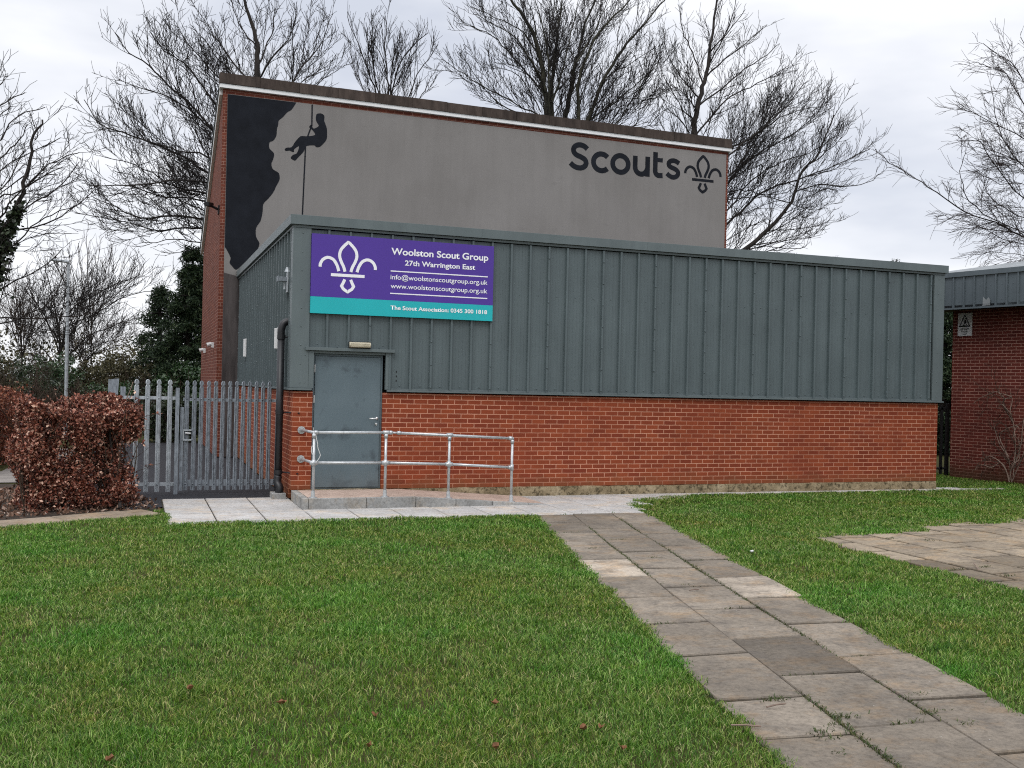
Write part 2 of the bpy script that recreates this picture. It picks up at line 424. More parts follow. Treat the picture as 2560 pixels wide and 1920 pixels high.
# ------------------------------------------------------------------ mesh helpers
class MB:
    """collects geometry; build() links it as ONE mesh object with metre UVs"""
    def __init__(self):
        self.v, self.f, self.t = [], [], []
    def face(self, idx, tint=1.0):
        self.f.append(tuple(idx)); self.t.append(tint)
    def box(self, x0, x1, y0, y1, z0, z1, tint=1.0):
        b = len(self.v)
        self.v += [(x0, y0, z0), (x1, y0, z0), (x1, y1, z0), (x0, y1, z0), (x0, y0, z1), (x1, y0, z1), (x1, y1, z1), (x0, y1, z1)]
        for q in ((0, 3, 2, 1), (4, 5, 6, 7), (0, 1, 5, 4), (1, 2, 6, 5), (2, 3, 7, 6), (3, 0, 4, 7)):
            self.face([b + i for i in q], tint)
        return self
    def hexa(self, bottom, top, tint=1.0):
        """prism between two rings given in the same counter-clockwise order"""
        n = len(bottom); b = len(self.v)
        self.v += [tuple(p) for p in bottom] + [tuple(p) for p in top]
        self.face([b + i for i in reversed(range(n))], tint)
        self.face([b + n + i for i in range(n)], tint)
        for i in range(n):
            j = (i + 1) % n
            self.face((b + i, b + j, b + n + j, b + n + i), tint)
        return self
    def tube(self, pts, r, n=10, caps=True, r1=None):
        pts = [np.array(p, float) for p in pts]
        m_ = len(pts); b = len(self.v)
        ref = None
        for i, p in enumerate(pts):
            d = pts[min(i + 1, m_ - 1)] - pts[max(i - 1, 0)]
            d /= (np.linalg.norm(d) + 1e-9)
            if ref is None:
                ref = np.array([0, 0, 1.0]) if abs(d[2]) < 0.9 else np.array([1.0, 0, 0])
            a = np.cross(d, ref); a /= (np.linalg.norm(a) + 1e-9)
            c = np.cross(d, a); ref = np.cross(a, d)
            rr = r if r1 is None else r + (r1 - r) * i / max(1, m_ - 1)
            for k in range(n):
                th = 2 * math.pi * k / n
                self.v.append(tuple(p + rr * (math.cos(th) * a + math.sin(th) * c)))
        for i in range(m_ - 1):
            for k in range(n):
                k2 = (k + 1) % n
                self.face((b + i * n + k, b + i * n + k2, b + (i + 1) * n + k2, b + (i + 1) * n + k))
        if caps:
            self.face([b + k for k in reversed(range(n))]); self.face([b + (m_ - 1) * n + k for k in range(n)])
        return self
    def dome(self, c, r, axis, n=6):
        """small rivet head"""
        ax = np.array(axis, float); ref = np.array([0, 0, 1.0]) if abs(ax[2]) < 0.9 else np.array([1.0, 0, 0])
        a = np.cross(ax, ref); a /= np.linalg.norm(a); e = np.cross(ax, a); c = np.array(c, float); b = len(self.v)
        for rr, h in ((r, 0.0), (r * 0.75, r * 0.6)):
            for k in range(n):
                th = 2 * math.pi * k / n
                self.v.append(tuple(c + rr * (math.cos(th) * a + math.sin(th) * e) + ax * h))
        self.v.append(tuple(c + ax * r * 0.8))
        for k in range(n):
            k2 = (k + 1) % n
            self.face((b + k, b + k2, b + n + k2, b + n + k)); self.face((b + n + k, b + n + k2, b + 2 * n))
        return self
    def ribbon(self, pts, w, y0, y1, closed=False, taper=None):
        """flat stroke of width w in the x-z plane, from y0 (back) to y1 (front)"""
        P = [np.array(p, float) for p in pts]; n = len(P)
        L_, R_ = [], []
        for i in range(n):
            a = P[(i - 1) % n] if (closed or i > 0) else P[i]
            c = P[(i + 1) % n] if (closed or i < n - 1) else P[i]
            d1 = P[i] - a; d2 = c - P[i]
            l1, l2 = np.linalg.norm(d1), np.linalg.norm(d2)
            d1 = d1 / l1 if l1 > 1e-9 else d2 / l2
            d2 = d2 / l2 if l2 > 1e-9 else d1
            n1 = np.array([-d1[1], d1[0]]); n2 = np.array([-d2[1], d2[0]])
            mm = n1 + n2; mm /= np.linalg.norm(mm)
            k = min(2.2, 1 / max(0.2, mm @ n1))
            L_.append(P[i] + mm * w / 2 * k); R_.append(P[i] - mm * w / 2 * k)
        b = len(self.v)
        for i in range(n):
            for q, y in ((L_[i], y1), (R_[i], y1), (L_[i], y0), (R_[i], y0)):
                self.v.append((q[0], y, q[1]))
        rngn = n if closed else n - 1
        for i in range(rngn):
            j = (i + 1) % n; A, B = b + 4 * i, b + 4 * j
            self.face((A, A + 1, B + 1, B)); self.face((A + 2, A, B, B + 2)); self.face((A + 1, A + 3, B + 3, B + 1))
        if not closed:
            self.face((b, b + 2, b + 3, b + 1)); e = b + 4 * (n - 1); self.face((e, e + 1, e + 3, e + 2))
        return self
    def build(self, name, mat, parent=None, smooth=False, bevel=0.0, tint=False):
        me = bpy.data.meshes.new(name)
        v = np.array(self.v, np.float64)
        me.from_pydata([tuple(p) for p in self.v], [], self.f)
        me.update()
        o = bpy.data.objects.new(name, me); COL.objects.link(o)
        if tint:
            a = me.attributes.new('tint', 'FLOAT', 'FACE')
            a.data.foreach_set('value', np.array(self.t, np.float32))
        uvl = me.uv_layers.new(name='UVMap')
        nrm = np.zeros(len(me.polygons) * 3); me.polygons.foreach_get('normal', nrm); nrm = nrm.reshape(-1, 3)
        li = np.zeros(len(me.loops), np.int32); me.loops.foreach_get('vertex_index', li)
        lt = np.zeros(len(me.polygons), np.int32); me.polygons.foreach_get('loop_total', lt)
        ln = np.repeat(nrm, lt, axis=0); co = v[li]
        ax = np.abs(ln)
        u = np.where(ax[:, 0] > np.maximum(ax[:, 1], ax[:, 2]), co[:, 1], co[:, 0])
        w = np.where(ax[:, 2] > np.maximum(ax[:, 0], ax[:, 1]), co[:, 1], co[:, 2])
        uvl.data.foreach_set('uv', np.stack([u, w], -1).astype(np.float32).ravel())
        me.materials.append(mat)
        if smooth:
            for p in me.polygons: p.use_smooth = True
        if bevel:
            bv = o.modifiers.new('bevel', 'BEVEL'); bv.width = bevel; bv.segments = 2; bv.limit_method = 'ANGLE'
        if parent is not None:
            o.parent = parent
            o.matrix_parent_inverse = Matrix.Translation(-Vector(parent.location)) if parent.parent is None and parent.type == 'EMPTY' else Matrix.Identity(4)
        return o

def thing(name, label, cat, loc=(0, 0, 0), group=None):
    o = bpy.data.objects.new(name, None); COL.objects.link(o)
    o.location = loc; o.empty_display_size = 0.2
    o['label'] = label; o['category'] = cat
    if group: o['group'] = group
    return o
def tag(o, label, cat, group=None):
    o['label'] = label; o['category'] = cat
    if group: o['group'] = group
    return o
def struct(o): o['kind'] = 'structure'; return o

def rot2(p, a, c=(0, 0)):
    x, y = p[0] - c[0], p[1] - c[1]
    return (c[0] + x * math.cos(a) - y * math.sin(a), c[1] + x * math.sin(a) + y * math.cos(a))

def catmull(pts, n=6, closed=False):
    P = [np.array(p, float) for p in pts]; out = []; m_ = len(P)
    for i in range(m_ if closed else m_ - 1):
        if closed: p0, p1, p2, p3 = P[(i - 1) % m_], P[i], P[(i + 1) % m_], P[(i + 2) % m_]
        else: p0, p1, p2, p3 = P[max(0, i - 1)], P[i], P[i + 1], P[min(m_ - 1, i + 2)]
        for k in range(n):
            t = k / n
            out.append(0.5 * (2 * p1 + (p2 - p0) * t + (2 * p0 - 5 * p1 + 4 * p2 - p3) * t * t + (3 * p1 - p0 - 3 * p2 + p3) * t ** 3))
    if not closed: out.append(P[-1])
    return out

def inpoly(x, y, poly):
    r = np.zeros(len(x), bool); n = len(poly); j = n - 1
    for i in range(n):
        xi, yi = poly[i]; xj, yj = poly[j]
        c = ((yi > y) != (yj > y)) & (x < (xj - xi) * (y - yi) / (yj - yi + 1e-12) + xi)
        r ^= c; j = i
    return r

def vnoise(x, y, s, seed):
    g = np.random.default_rng(seed).random((64, 64))
    x = x * s; y = y * s
    xi = np.floor(x).astype(int); yi = np.floor(y).astype(int); fx = x - xi; fy = y - yi
    fx = fx * fx * (3 - 2 * fx); fy = fy * fy * (3 - 2 * fy)
    a = g[xi % 64, yi % 64]; b = g[(xi + 1) % 64, yi % 64]; c = g[xi % 64, (yi + 1) % 64]; d = g[(xi + 1) % 64, (yi + 1) % 64]
    return (a * (1 - fx) + b * fx) * (1 - fy) + (c * (1 - fx) + d * fx) * fy

def raw_mesh(name, V, quads, tris, mat, parent=None, smooth=False):
    """fast mesh from numpy arrays of quads (n,4) and tris (m,3)"""
    me = bpy.data.meshes.new(name)
    nq, ntr = len(quads), len(tris)
    me.vertices.add(len(V)); me.vertices.foreach_set('co', np.ascontiguousarray(V, np.float32).ravel())
    loops = np.concatenate([quads.ravel(), tris.ravel()]).astype(np.int32)
    me.loops.add(len(loops)); me.loops.foreach_set('vertex_index', loops)
    me.polygons.add(nq + ntr)
    start = np.concatenate([np.arange(nq) * 4, nq * 4 + np.arange(ntr) * 3]).astype(np.int32)
    me.polygons.foreach_set('loop_start', start)
    if smooth: me.polygons.foreach_set('use_smooth', np.ones(nq + ntr, bool))
    me.update(calc_edges=True)
    me.materials.append(mat)
    o = bpy.data.objects.new(name, me); COL.objects.link(o)
    if parent is not None:
        o.parent = parent
        o.matrix_parent_inverse = Matrix.Translation(-Vector(parent.location))
    return o

def leaf_cards(name, P, size, mat, parent=None, bias=None, elong=1.6, fold=0.35):
    """one folded leaf (two quads-as-triangles pairs) per point, random facing"""
    n = len(P)
    d = rng.normal(size=(n, 3)); d /= np.linalg.norm(d, axis=1, keepdims=True)
    if bias is not None:
        d = d + np.array(bias); d /= np.linalg.norm(d, axis=1, keepdims=True)
    r = rng.normal(size=(n, 3)); s = np.cross(d, r); s /= np.linalg.norm(s, axis=1, keepdims=True)
    nn = np.cross(d, s)
    L = (size * (0.6 + 0.8 * rng.random(n)))[:, None]
    Wd = L / elong * 0.5
    f = (fold * (rng.random(n) - 0.2))[:, None]
    base = P; tip = P + d * L + nn * L * (rng.random(n)[:, None] - 0.5) * 0.5
    mid = P + d * L * 0.5
    l = mid + s * Wd + nn * Wd * f; rr = mid - s * Wd + nn * Wd * f
    V = np.stack([base, rr, tip, l], 1).reshape(-1, 3)
    i = np.arange(n)[:, None] * 4
    tris = np.concatenate([i + np.array([0, 1, 2]), i + np.array([0, 2, 3])], 1).reshape(-1, 3)
    return raw_mesh(name, V, np.zeros((0, 4), int), tris, mat, parent)

def tubes_mesh(name, lines, mat, parent=None, sides=3):
    """lines: list of (points (n,3), radii (n,)) -> ONE mesh of tapered tubes"""
    by = {}
    for p, r in lines: by.setdefault(len(p), []).append((p, r))
    VV, QQ, off = [], [], 0
    for n, ls in by.items():
        P = np.array([l[0] for l in ls], float); R = np.array([l[1] for l in ls], float)
        B = len(ls)
        D = np.empty_like(P); D[:, 1:-1] = P[:, 2:] - P[:, :-2]; D[:, 0] = P[:, 1] - P[:, 0]; D[:, -1] = P[:, -1] - P[:, -2]
        D /= np.linalg.norm(D, axis=2, keepdims=True) + 1e-9
        ref = np.where(np.abs(D[:, :1, 2:3]) < 0.9, np.array([0, 0, 1.0]), np.array([1.0, 0, 0]))
        ref = np.broadcast_to(ref, D.shape)
        A = np.cross(D, ref); A /= np.linalg.norm(A, axis=2, keepdims=True) + 1e-9
        C = np.cross(D, A)
        th = 2 * np.pi * np.arange(sides) / sides
        V = P[:, :, None] + R[:, :, None, None] * (np.cos(th)[None, None, :, None] * A[:, :, None] + np.sin(th)[None, None, :, None] * C[:, :, None])
        idx = (np.arange(B * n * sides).reshape(B, n, sides)) + off
        k2 = (np.arange(sides) + 1) % sides
        q = np.stack([idx[:, :-1, :], idx[:, :-1][:, :, k2], idx[:, 1:][:, :, k2], idx[:, 1:, :]], -1)
        VV.append(V.reshape(-1, 3)); QQ.append(q.reshape(-1, 4)); off += B * n * sides
    return raw_mesh(name, np.concatenate(VV), np.concatenate(QQ), np.zeros((0, 3), int), mat, parent, smooth=True)

# ================================================================== SETTING
# ---- ground sheet
g = MB(); g.v = [(-300, -120, -0.035), (300, -120, -0.035), (300, 400, -0.035), (-300, 400, -0.035)]; g.face((0, 1, 2, 3))
struct(g.build('ground', MT['ground']))

def slab(mb, c4, z1, tint, gap=0.006, z0=-0.03, tilt=0.003):
    """one paving slab, corners counter-clockwise, slightly uneven, with a chamfered arris"""
    c = np.array(c4, float); ce = c.mean(0)
    v = c - ce; ln = np.linalg.norm(v, axis=1, keepdims=True)
    c_out = ce + v * (1 - gap * 1.4 / ln)
    c_in = ce + v * (1 - (gap * 1.4 + 0.010) / ln)
    dz = (rng.random(4) - 0.5) * 2 * tilt + (rng.random() - 0.5) * tilt
    b = len(mb.v)
    mb.v += [(p[0], p[1], z0) for p in c_out]
    mb.v += [(p[0], p[1], z1 - 0.008 + d) for p, d in zip(c_out, dz)]
    mb.v += [(p[0], p[1], z1 + d) for p, d in zip(c_in, dz)]
    for i in range(4):
        j = (i + 1) % 4
        mb.face((b + i, b + j, b + 4 + j, b + 4 + i), tint * 0.8)
        mb.face((b + 4 + i, b + 4 + j, b + 8 + j, b + 8 + i), tint * 0.85)
    mb.face((b + 8, b + 9, b + 10, b + 11), tint)

# ---- old flagged path
PD = np.array([-0.2445, -0.9697])                # direction towards the camera
PN = np.array([0.9697, -0.2445])                 # across, to the right
def path_edge(y, k):
    """boundary k (0 left edge .. 3 right edge) of the path at depth y, following the surveyed joints"""
    t = (-2.32 - y)
    base = 3.68 - 0.262 * t + 0.0012 * t * t
    off = (-0.585, 0.0, 0.615, 1.20)[k]
    return base + off * 1.0
rows = [
    [-2.32, -3.13, -4.03, -4.96, -5.91, -6.83, -7.72, -8.68, -9.58, -10.54, -11.18, -12.1, -13.0],
    [-2.33, -2.77, -3.72, -4.68, -5.53, -6.50, -7.44, -8.33, -9.28, -10.20, -11.16, -12.1, -13.0],
    [-2.34, -3.44, -4.35, -5.24, -6.17, -7.14, -8.06, -8.98, -9.92, -10.86, -11.72, -12.6, -13.2]]
pm = MB()
for c in range(3):
    for i in range(len(rows[c]) - 1):
        ya, yb = rows[c][i], rows[c][i + 1]
        tint = 0.88 + 0.3 * rng.random()
        if c == 0 and i == 4: tint = 1.95
        if c == 2 and i == 5: tint = 1.75
        if c == 1 and i == 8: tint = 0.62
        sk = 0.03
        slab(pm, [(path_edge(yb, c), yb + sk), (path_edge(yb, c + 1), yb - sk), (path_edge(ya, c + 1), ya - sk), (path_edge(ya, c), ya + sk)],
             0.0 if (c, i) != (2, 5) else 0.006, tint, gap=0.013, tilt=0.007)
struct(pm.build('path', MT['slab'], tint=True))
PATH_POLY = [(path_edge(y, 0), y) for y in np.linspace(-2.3, -13.2, 14)] + [(path_edge(y, 3), y) for y in np.linspace(-13.2, -2.3, 14)]
jm = MB(); n = len(PATH_POLY)
jm.v = [(x, y, -0.016) for x, y in PATH_POLY]; jm.face(range(n))
struct(jm.build('path_bed', MT['joint']))

# ---- new pale paving in front of the annex
nm = MB()
ys = [0.40, -0.20, -0.80, -1.40, -2.00, -2.33]
for ci, x0 in enumerate(np.arange(-1.85, 4.6, 0.62)):
    sh = (0.0, 0.0, 0.3, 0.1)[ci % 4]
    x1 = min(x0 + 0.62, 4.86)
    for a, b in zip(ys[:-1], ys[1:]):
        if a > 0 and x0 > -0.1: continue
        if x0 > -0.05 and x0 < 3.6 and b > -1.2: continue
        slab(nm, [(x0, b), (x1, b), (x1, a), (x0, a)], 0.0, 0.92 + 0.16 * rng.random(), gap=0.007, tilt=0.0015)
for x0, x1, a, b in [(0.01, 3.73, -0.80, -1.19)]:
    pass
for (x0, x1, a, b) in [(-0.0, 0.62, -1.19, -1.40), (0.62, 1.24, -1.19, -1.40), (1.24, 1.86, -1.19, -1.40), (1.86, 2.48, -1.19, -1.40), (2.48, 3.1, -1.19, -1.40), (3.1, 3.73, -1.19, -1.40),
                       (4.86, 5.05, -1.4, -2.0), (4.86, 5.48, -0.8, -1.4), (4.86, 5.48, -0.2, -0.8), (5.48, 6.1, -0.2, -0.8), (6.1, 6.6, -0.25, -0.6),
                       (3.73, 4.35, -0.02, -0.2), (4.35, 4.97, -0.02, -0.2)]:
    slab(nm, [(x0, b), (x1, b), (x1, a), (x0, a)], 0.0, 0.92 + 0.16 * rng.random(), gap=0.007, tilt=0.0015)
x0 = 4.97
while x0 < 13.1:
    slab(nm, [(x0, -0.26), (x0 + 0.9, -0.26), (x0 + 0.9, -0.03), (x0, -0.03)], 0.005, 0.95 + 0.16 * rng.random(), gap=0.003, tilt=0.001); x0 += 0.9
slab(nm, [(12.46, -0.25), (13.1, -0.25), (13.1, 0.25), (12.46, 0.25)], 0.002, 1.1, gap=0.003)
struct(nm.build('paving', MT['slab_new'], tint=True))
bd = MB(); bd.v = [(-1.86, -2.34, -0.014), (4.86, -2.34, -0.014), (5.5, -0.3, -0.014), (5.5, 0.0, -0.014), (0, 0.42, -0.014), (-1.86, 0.42, -0.014)]; bd.face(range(6))
struct(bd.build('paving_bed', MT['joint']))
PAVE_POLYS = [[(-1.87, 0.42), (-1.80, -2.26), (4.86, -2.31), (4.90, -2.0), (5.05, -2.0), (5.10, -1.38), (5.30, -1.35), (5.42, -0.80), (6.05, -0.72), (6.6, -0.42), (12.5, -0.15), (13.1, -0.18), (13.1, 0.12), (12.4, 0.2), (0, 0.4)]]

# ---- patio slabs on the right
tm = MB(); PATIO_POLYS = []
for i in range(-1, 9):
    for j in range(-1 if (i % 2 == 0 and i >= 0) else 0, 13):
        x0 = 6.14 + 0.62 * i; y1 = -4.80 - 0.62 * j - (0.28 if i % 2 == 0 and i >= 0 else 0.0)
        if i >= 3 : y1 += 0.62
        x1, y0 = x0 + 0.62, y1 - 0.62
        warm = 0.55 + 0.25 * rng.random() if (j > 2 or (i > 3 and j > 1)) else 0.95 + 0.3 * rng.random()
        sk = 0.02
        slab(tm, [(x0 + (0.22 if i == -1 else 0), y0), (x1, y0 + sk), (x1, y1 + sk), (x0 + (0.22 if i == -1 else 0), y1)], -0.010, warm, gap=0.020, tilt=0.006)
struct(tm.build('patio', MT['slab_warm'], tint=True))
PATIO_POLYS.append([(5.78, -4.90), (7.80, -4.70), (7.95, -4.28), (11.5, -4.05), (11.6, -14), (5.58, -14), (5.60, -8.4), (5.64, -6.6), (5.60, -5.8)])
pb = MB(); pb.v = [(6.0, -13, -0.026), (11.6, -13, -0.026), (11.6, -4.3, -0.026), (8.0, -4.4, -0.026), (7.8, -4.75, -0.026), (6.0, -4.85, -0.026)]; pb.face(range(6))
struct(pb.build('patio_bed', MT['joint']))

# ---- tarmac yard behind and beside the gate, hedge bed, path edging, far footpath
tb = MB(); tb.v = [(-2.35, -0.62, -0.020), (-1.84, -0.42, -0.020), (-1.84, 0.39, -0.020), (0.0, 0.39, -0.020), (0.0, 8.9, -0.020), (-0.5, 13, -0.020), (-0.5, 14.5, -0.020), (-3.4, 14.5, -0.020), (-3.4, 1.4, -0.020), (-2.5, 0.8, -0.020)]; tb.face(range(10))
struct(tb.build('tarmac', MT['tarmac']))
so = MB(); so.v = [(-9, -3.3, -0.022), (-3.75, -1.75, -0.022), (-1.9, -0.80, -0.022), (-2.2, 1.0, -0.022), (-4.2, 3.2, -0.022), (-9, 4.0, -0.022)]; so.face(range(6))
struct(so.build('soil', MT['soil']))
ed = MB()
eA, eB = np.array([-1.87, -1.30]), np.array([-6.47, -3.71])
dirE = (eB - eA) / np.linalg.norm(eB - eA); nE = np.array([-dirE[1], dirE[0]])
if nE[1] < 0: nE = -nE
s = 0.0
for Ls in (0.32, 0.92, 0.9, 0.92, 0.9, 0.9):
    a, b = eA + dirE * s, eA + dirE * (s + Ls); w = 0.60
    slab(ed, [b, a, a + nE * w, b + nE * w], 0.0, 0.9 + 0.35 * rng.random(), gap=0.005)
    s += Ls
struct(ed.build('path_edging', MT['edging'], tint=True))
EDGE_POLY = [tuple(eA + (0.05, -0.02)), tuple(eA + nE * 0.61 + (0.05, 0)), tuple(eB + nE * 0.61), tuple(eB)]
wk = MB(); wk.v = [(-12, 4.0, -0.017), (-4.6, 3.4, -0.017), (-3.6, 3.4, -0.017), (-3.6, 12, -0.017), (-4.3, 12, -0.017), (-4.6, 5.6, -0.017), (-12, 6.0, -0.017)]; wk.face(range(7))
struct(wk.build('footpath', MT['walk']))
SOIL_POLY = [(-9, -3.3), (-3.75, -1.75), (-1.9, -0.80), (-1.84, 0.4), (-2.2, 1.0), (-2.5, 30), (-12, 30), (-12, 4)]

# ================================================================== ANNEX (clad extension)
annex = thing('clad_annex', 'low flat roofed annex with ribbed grey cladding above red brick', 'building', (0, 0, 0))
W_A, D_A, ZB, ZT = 12.43, 8.9, 0.155, 1.665
b = MB()
b.box(0, 0.30, 0, 0.25, ZB, ZT); b.box(1.40, W_A, 0, 0.25, ZB, ZT)
b.box(0, 0.25, 0.25, D_A, 0.0, ZT); b.box(W_A - 0.25, W_A, 0.25, D_A, 0.0, ZT)
wall_a = b.build('brick_wall', MT['brick'], annex)
# concrete plinth with a ragged top edge
pl = MB(); nx = 260
xs = np.linspace(0.02, W_A - 0.015, nx)
zt = 0.150 + 0.012 * (vnoise(xs, xs * 0, 3.0, 3) - 0.5) + 0.008 * (vnoise(xs, xs * 0, 11.0, 4) - 0.5)
yf = -0.018 - 0.018 * vnoise(xs, xs * 0, 4.0, 5)
for x, z, y in zip(xs, zt, yf): pl.v += [(x, y, -0.03), (x, y * 1.0, z * 0.6), (x, y * 0.75, z), (x, 0.05, z + 0.004)]
for i in range(nx - 1):
    for k in range(3): pl.face((4 * i + k, 4 * i + 4 + k, 4 * i + 5 + k, 4 * i + 1 + k))
pl.face((4 * (nx - 1), 4 * (nx - 1) + 3, 4 * (nx - 1) + 2, 4 * (nx - 1) + 1)); 
pl.build('plinth', MT['plinth'], annex)
core = MB(); core.box(0.03, W_A - 0.03, 0.26, D_A - 0.01, 0.0, 4.18); core.build('light_block', MT['dark'], annex)  # unseen dark box added inside the annex to block light

# ribbed cladding sheets; u runs along the wall, out(u, d, z) maps to the world
def cladding(mb, u0, u1, ribs, zlo, zhi, mapf, rivet_every=3, phase=0, depth=0.046, micro=True, cut=None, mids=()):
    prof = []                         # (u, depth, rib index or None)
    def pan(a, c):
        prof.append((a, 0.0))
        if micro and c - a > 0.2:
            for k in (0.2, 0.4, 0.6, 0.8):
                q = a + (c - a) * k
                prof.extend([(q - 0.006, 0.0), (q - 0.002, 0.0022), (q + 0.002, 0.0022), (q + 0.006, 0.0)])
        prof.append((c, 0.0))
    cur = u0
    for r_ in ribs:
        if r_ - 0.03 < u0 or r_ + 0.03 > u1: continue
        pan(cur, r_ - 0.022)
        prof.extend([(r_ - 0.016, depth), (r_ + 0.016, depth)])
        cur = r_ + 0.022
    pan(cur, u1)
    for (a, da), (c, dc) in zip(prof[:-1], prof[1:]):
        lo = zlo(0.5 * (a + c)) if callable(zlo) else zlo
        bb = len(mb.v)
        mb.v += [mapf(a, da, lo), mapf(c, dc, lo), mapf(c, dc, zhi), mapf(a, da, zhi)]
        mb.face((bb, bb + 1, bb + 2, bb + 3))

front_map = lambda u, d, z: (u, -0.012 - d, z)
ribs_f = [1.157 + k / 3.0 for k in range(-3, 34)]
fl = MB()
lo_f = lambda u: 2.30 if u < 1.437 else 1.715
ribs_f_ok = [r for r in ribs_f if 0.25 < r < 12.2]
# the sheet is cut exactly at the door trim
cladding(fl, 0.22, 1.437, [r for r in ribs_f_ok if r < 1.40], 2.30, 4.15, front_map)
cladding(fl, 1.437, 12.225, [r for r in ribs_f_ok if r > 1.47], 1.715, 4.15, front_map)
for i, r_ in enumerate(ribs_f):
    if not (0.3 < r_ < 12.2): continue
    lo = lo_f(r_)
    if (i - 3) % 3 == 0:
        z = lo + 0.05
        while z < 4.1:
            fl.dome((r_, -0.058, z), 0.017, (0, -1, 0)); z += 0.365
    pc = r_ + 1 / 6
    if pc < 12.2:
        fl.dome((pc, -0.012, lo_f(pc) + 0.065), 0.014, (0, -1, 0))
        if pc > 3.2: fl.dome((pc, -0.012, 3.33), 0.011, (0, -1, 0))
front_clad = fl.build('cladding', MT['clad'], annex)
sm = MB()
side_map = lambda u, d, z: (-0.012 - d, D_A - u, z)
ribs_s = [D_A - 0.32 - k / 3.0 for k in range(0, 26)]
cladding(sm, 0.01, D_A - 0.16, sorted([D_A - r for r in ribs_s if r > 0.2]), 1.715, 4.15, side_map, micro=False)
for i, r_ in enumerate(ribs_s):
    if r_ < 0.3: continue
    if i % 3 == 0:
        for z in np.arange(1.8, 4.1, 0.365): sm.dome((-0.058, r_, z), 0.016, (-1, 0, 0))
    for z in (1.79, 2.9): sm.dome((-0.012, r_ - 1 / 6, z), 0.009, (-1, 0, 0))
sm.build('cladding', MT['clad'], annex)
es = MB(); east_map = lambda u, d, z: (W_A + 0.012 + d, u, z)
cladding(es, 0.16, D_A, [0.35 + k / 3 for k in range(25)], 1.715, 4.15, east_map, micro=False)
es.build('cladding', MT['clad'], annex)
# corner trims
ct = MB()
ct.box(-0.055, 0.218, -0.055, -0.008, 1.715, 4.16); ct.box(-0.055, -0.008, -0.0075, 0.155, 1.715, 4.16)
for z in np.arange(1.80, 4.15, 0.285):
    ct.dome((0.09, -0.055, z), 0.012, (0, -1, 0)); ct.dome((-0.055, 0.12, z + 0.02), 0.011, (-1, 0, 0))
for z in (1.80, 2.22): ct.dome((0.165, -0.055, z), 0.011, (0, -1, 0))
ct.build('corner_trim', MT['trim'], annex, bevel=0.004)
ct = MB()
ct.box(12.235, W_A + 0.055, -0.055, -0.008, 1.715, 4.16); ct.box(W_A + 0.008, W_A + 0.055, -0.0075, 0.155, 1.715, 4.16)
for z in np.arange(1.80, 4.15, 0.285): ct.dome((12.34, -0.055, z), 0.011, (0, -1, 0))
ct.build('corner_trim', MT['trim'], annex, bevel=0.004)
# eaves: deep capping with a recess below it
ev = MB()
ev.box(-0.105, W_A + 0.10, -0.105, 0.10, 4.205, 4.350); ev.box(-0.105, 0.10, 0.103, D_A - 0.01, 4.205, 4.350)
ev.box(W_A - 0.10, W_A + 0.10, 0.103, D_A - 0.01, 4.205, 4.350)
for xj in (2.95, 5.95, 8.95):
    ev.box(xj, xj + 0.004, -0.1075, -0.1045, 4.206, 4.349)
ev.build('eaves_capping', MT['trim'], annex, bevel=0.003)
ev = MB(); ev.box(-0.06, W_A + 0.058, -0.062, -0.008, 4.163, 4.202); ev.box(-0.06, -0.008, -0.006, D_A - 0.01, 4.163, 4.202)
ev.build('eaves_flashing', MT['trim'], annex, bevel=0.002)
rf = MB(); rf.box(0.11, W_A - 0.11, 0.11, D_A - 0.012, 4.185, 4.30); rf.build('roof', MT['felt'], annex)
bf = MB()
bf.box(-0.068, 0.275, -0.068, -0.0, 1.683, 1.712); bf.box(-0.068, 0.0, 0.002, D_A - 0.01, 1.683, 1.712)
bf.box(1.452, W_A + 0.085, -0.068, 0.0, 1.683, 1.712)
bf.box(-0.05, 0.275, -0.05, -0.004, 1.7125, 1.745); bf.box(1.452, 12.233, -0.042, -0.0385, 1.7125, 1.735)
bf.build('base_flashing', MT['trim'], annex, bevel=0.002)
# door surround of folded trim
ds = MB()
ds.box(0.220, 0.300, -0.052, -0.0085, 1.715, 2.293); ds.box(1.425, 1.500, -0.052, 0.02, 1.715, 2.293)
ds.box(0.165, 1.560, -0.095, -0.0085, 2.297, 2.345)
ds.box(0.288, 0.300, -0.008, 0.10, 1.715, 2.293); ds.box(0.301, 1.424, -0.03, 0.10, 2.255, 2.294)
for z in (1.78, 2.24): ds.dome((1.462, -0.052, z), 0.011, (0, -1, 0))
for x in (0.35, 0.68, 1.38): ds.dome((x, -0.013, 2.40), 0.011, (0, -1, 0))
ds.build('door_surround', MT['trim'], annex, bevel=0.003)
fr = MB(); fr.box(0.301, 0.330, 0.045, 0.12, 0.16, 2.252); fr.box(1.368, 1.399, 0.045, 0.12, 0.16, 2.252); fr.box(0.3305, 1.3675, 0.045, 0.12, 2.218, 2.252); fr.box(0.3305, 1.3675, 0.05, 0.13, 0.155, 0.178)
fr.build('door_frame', MT['door'], annex, bevel=0.002)
dm = MB(); dm.box(0.334, 1.364, 0.030, 0.085, 0.182, 2.214)
door = dm.build('door', MT['door'], annex, bevel=0.003)
hd = MB()
hd.tube([(1.318, 0.03, 1.262), (1.318, -0.03, 1.262), (1.300, -0.045, 1.260), (1.185, -0.045, 1.257)], 0.011, 10)
hd.dome((1.318, 0.03, 1.262), 0.026, (0, -1, 0), 14)
hd.build('handle', MT['steel'], door, smooth=True)
kh = MB(); kh.dome((1.308, 0.03, 1.172), 0.023, (0, -1, 0), 14); kh.box(1.302, 1.314, 0.006, 0.03, 1.145, 1.178)
kh.build('keyhole', MT['steel'], door)
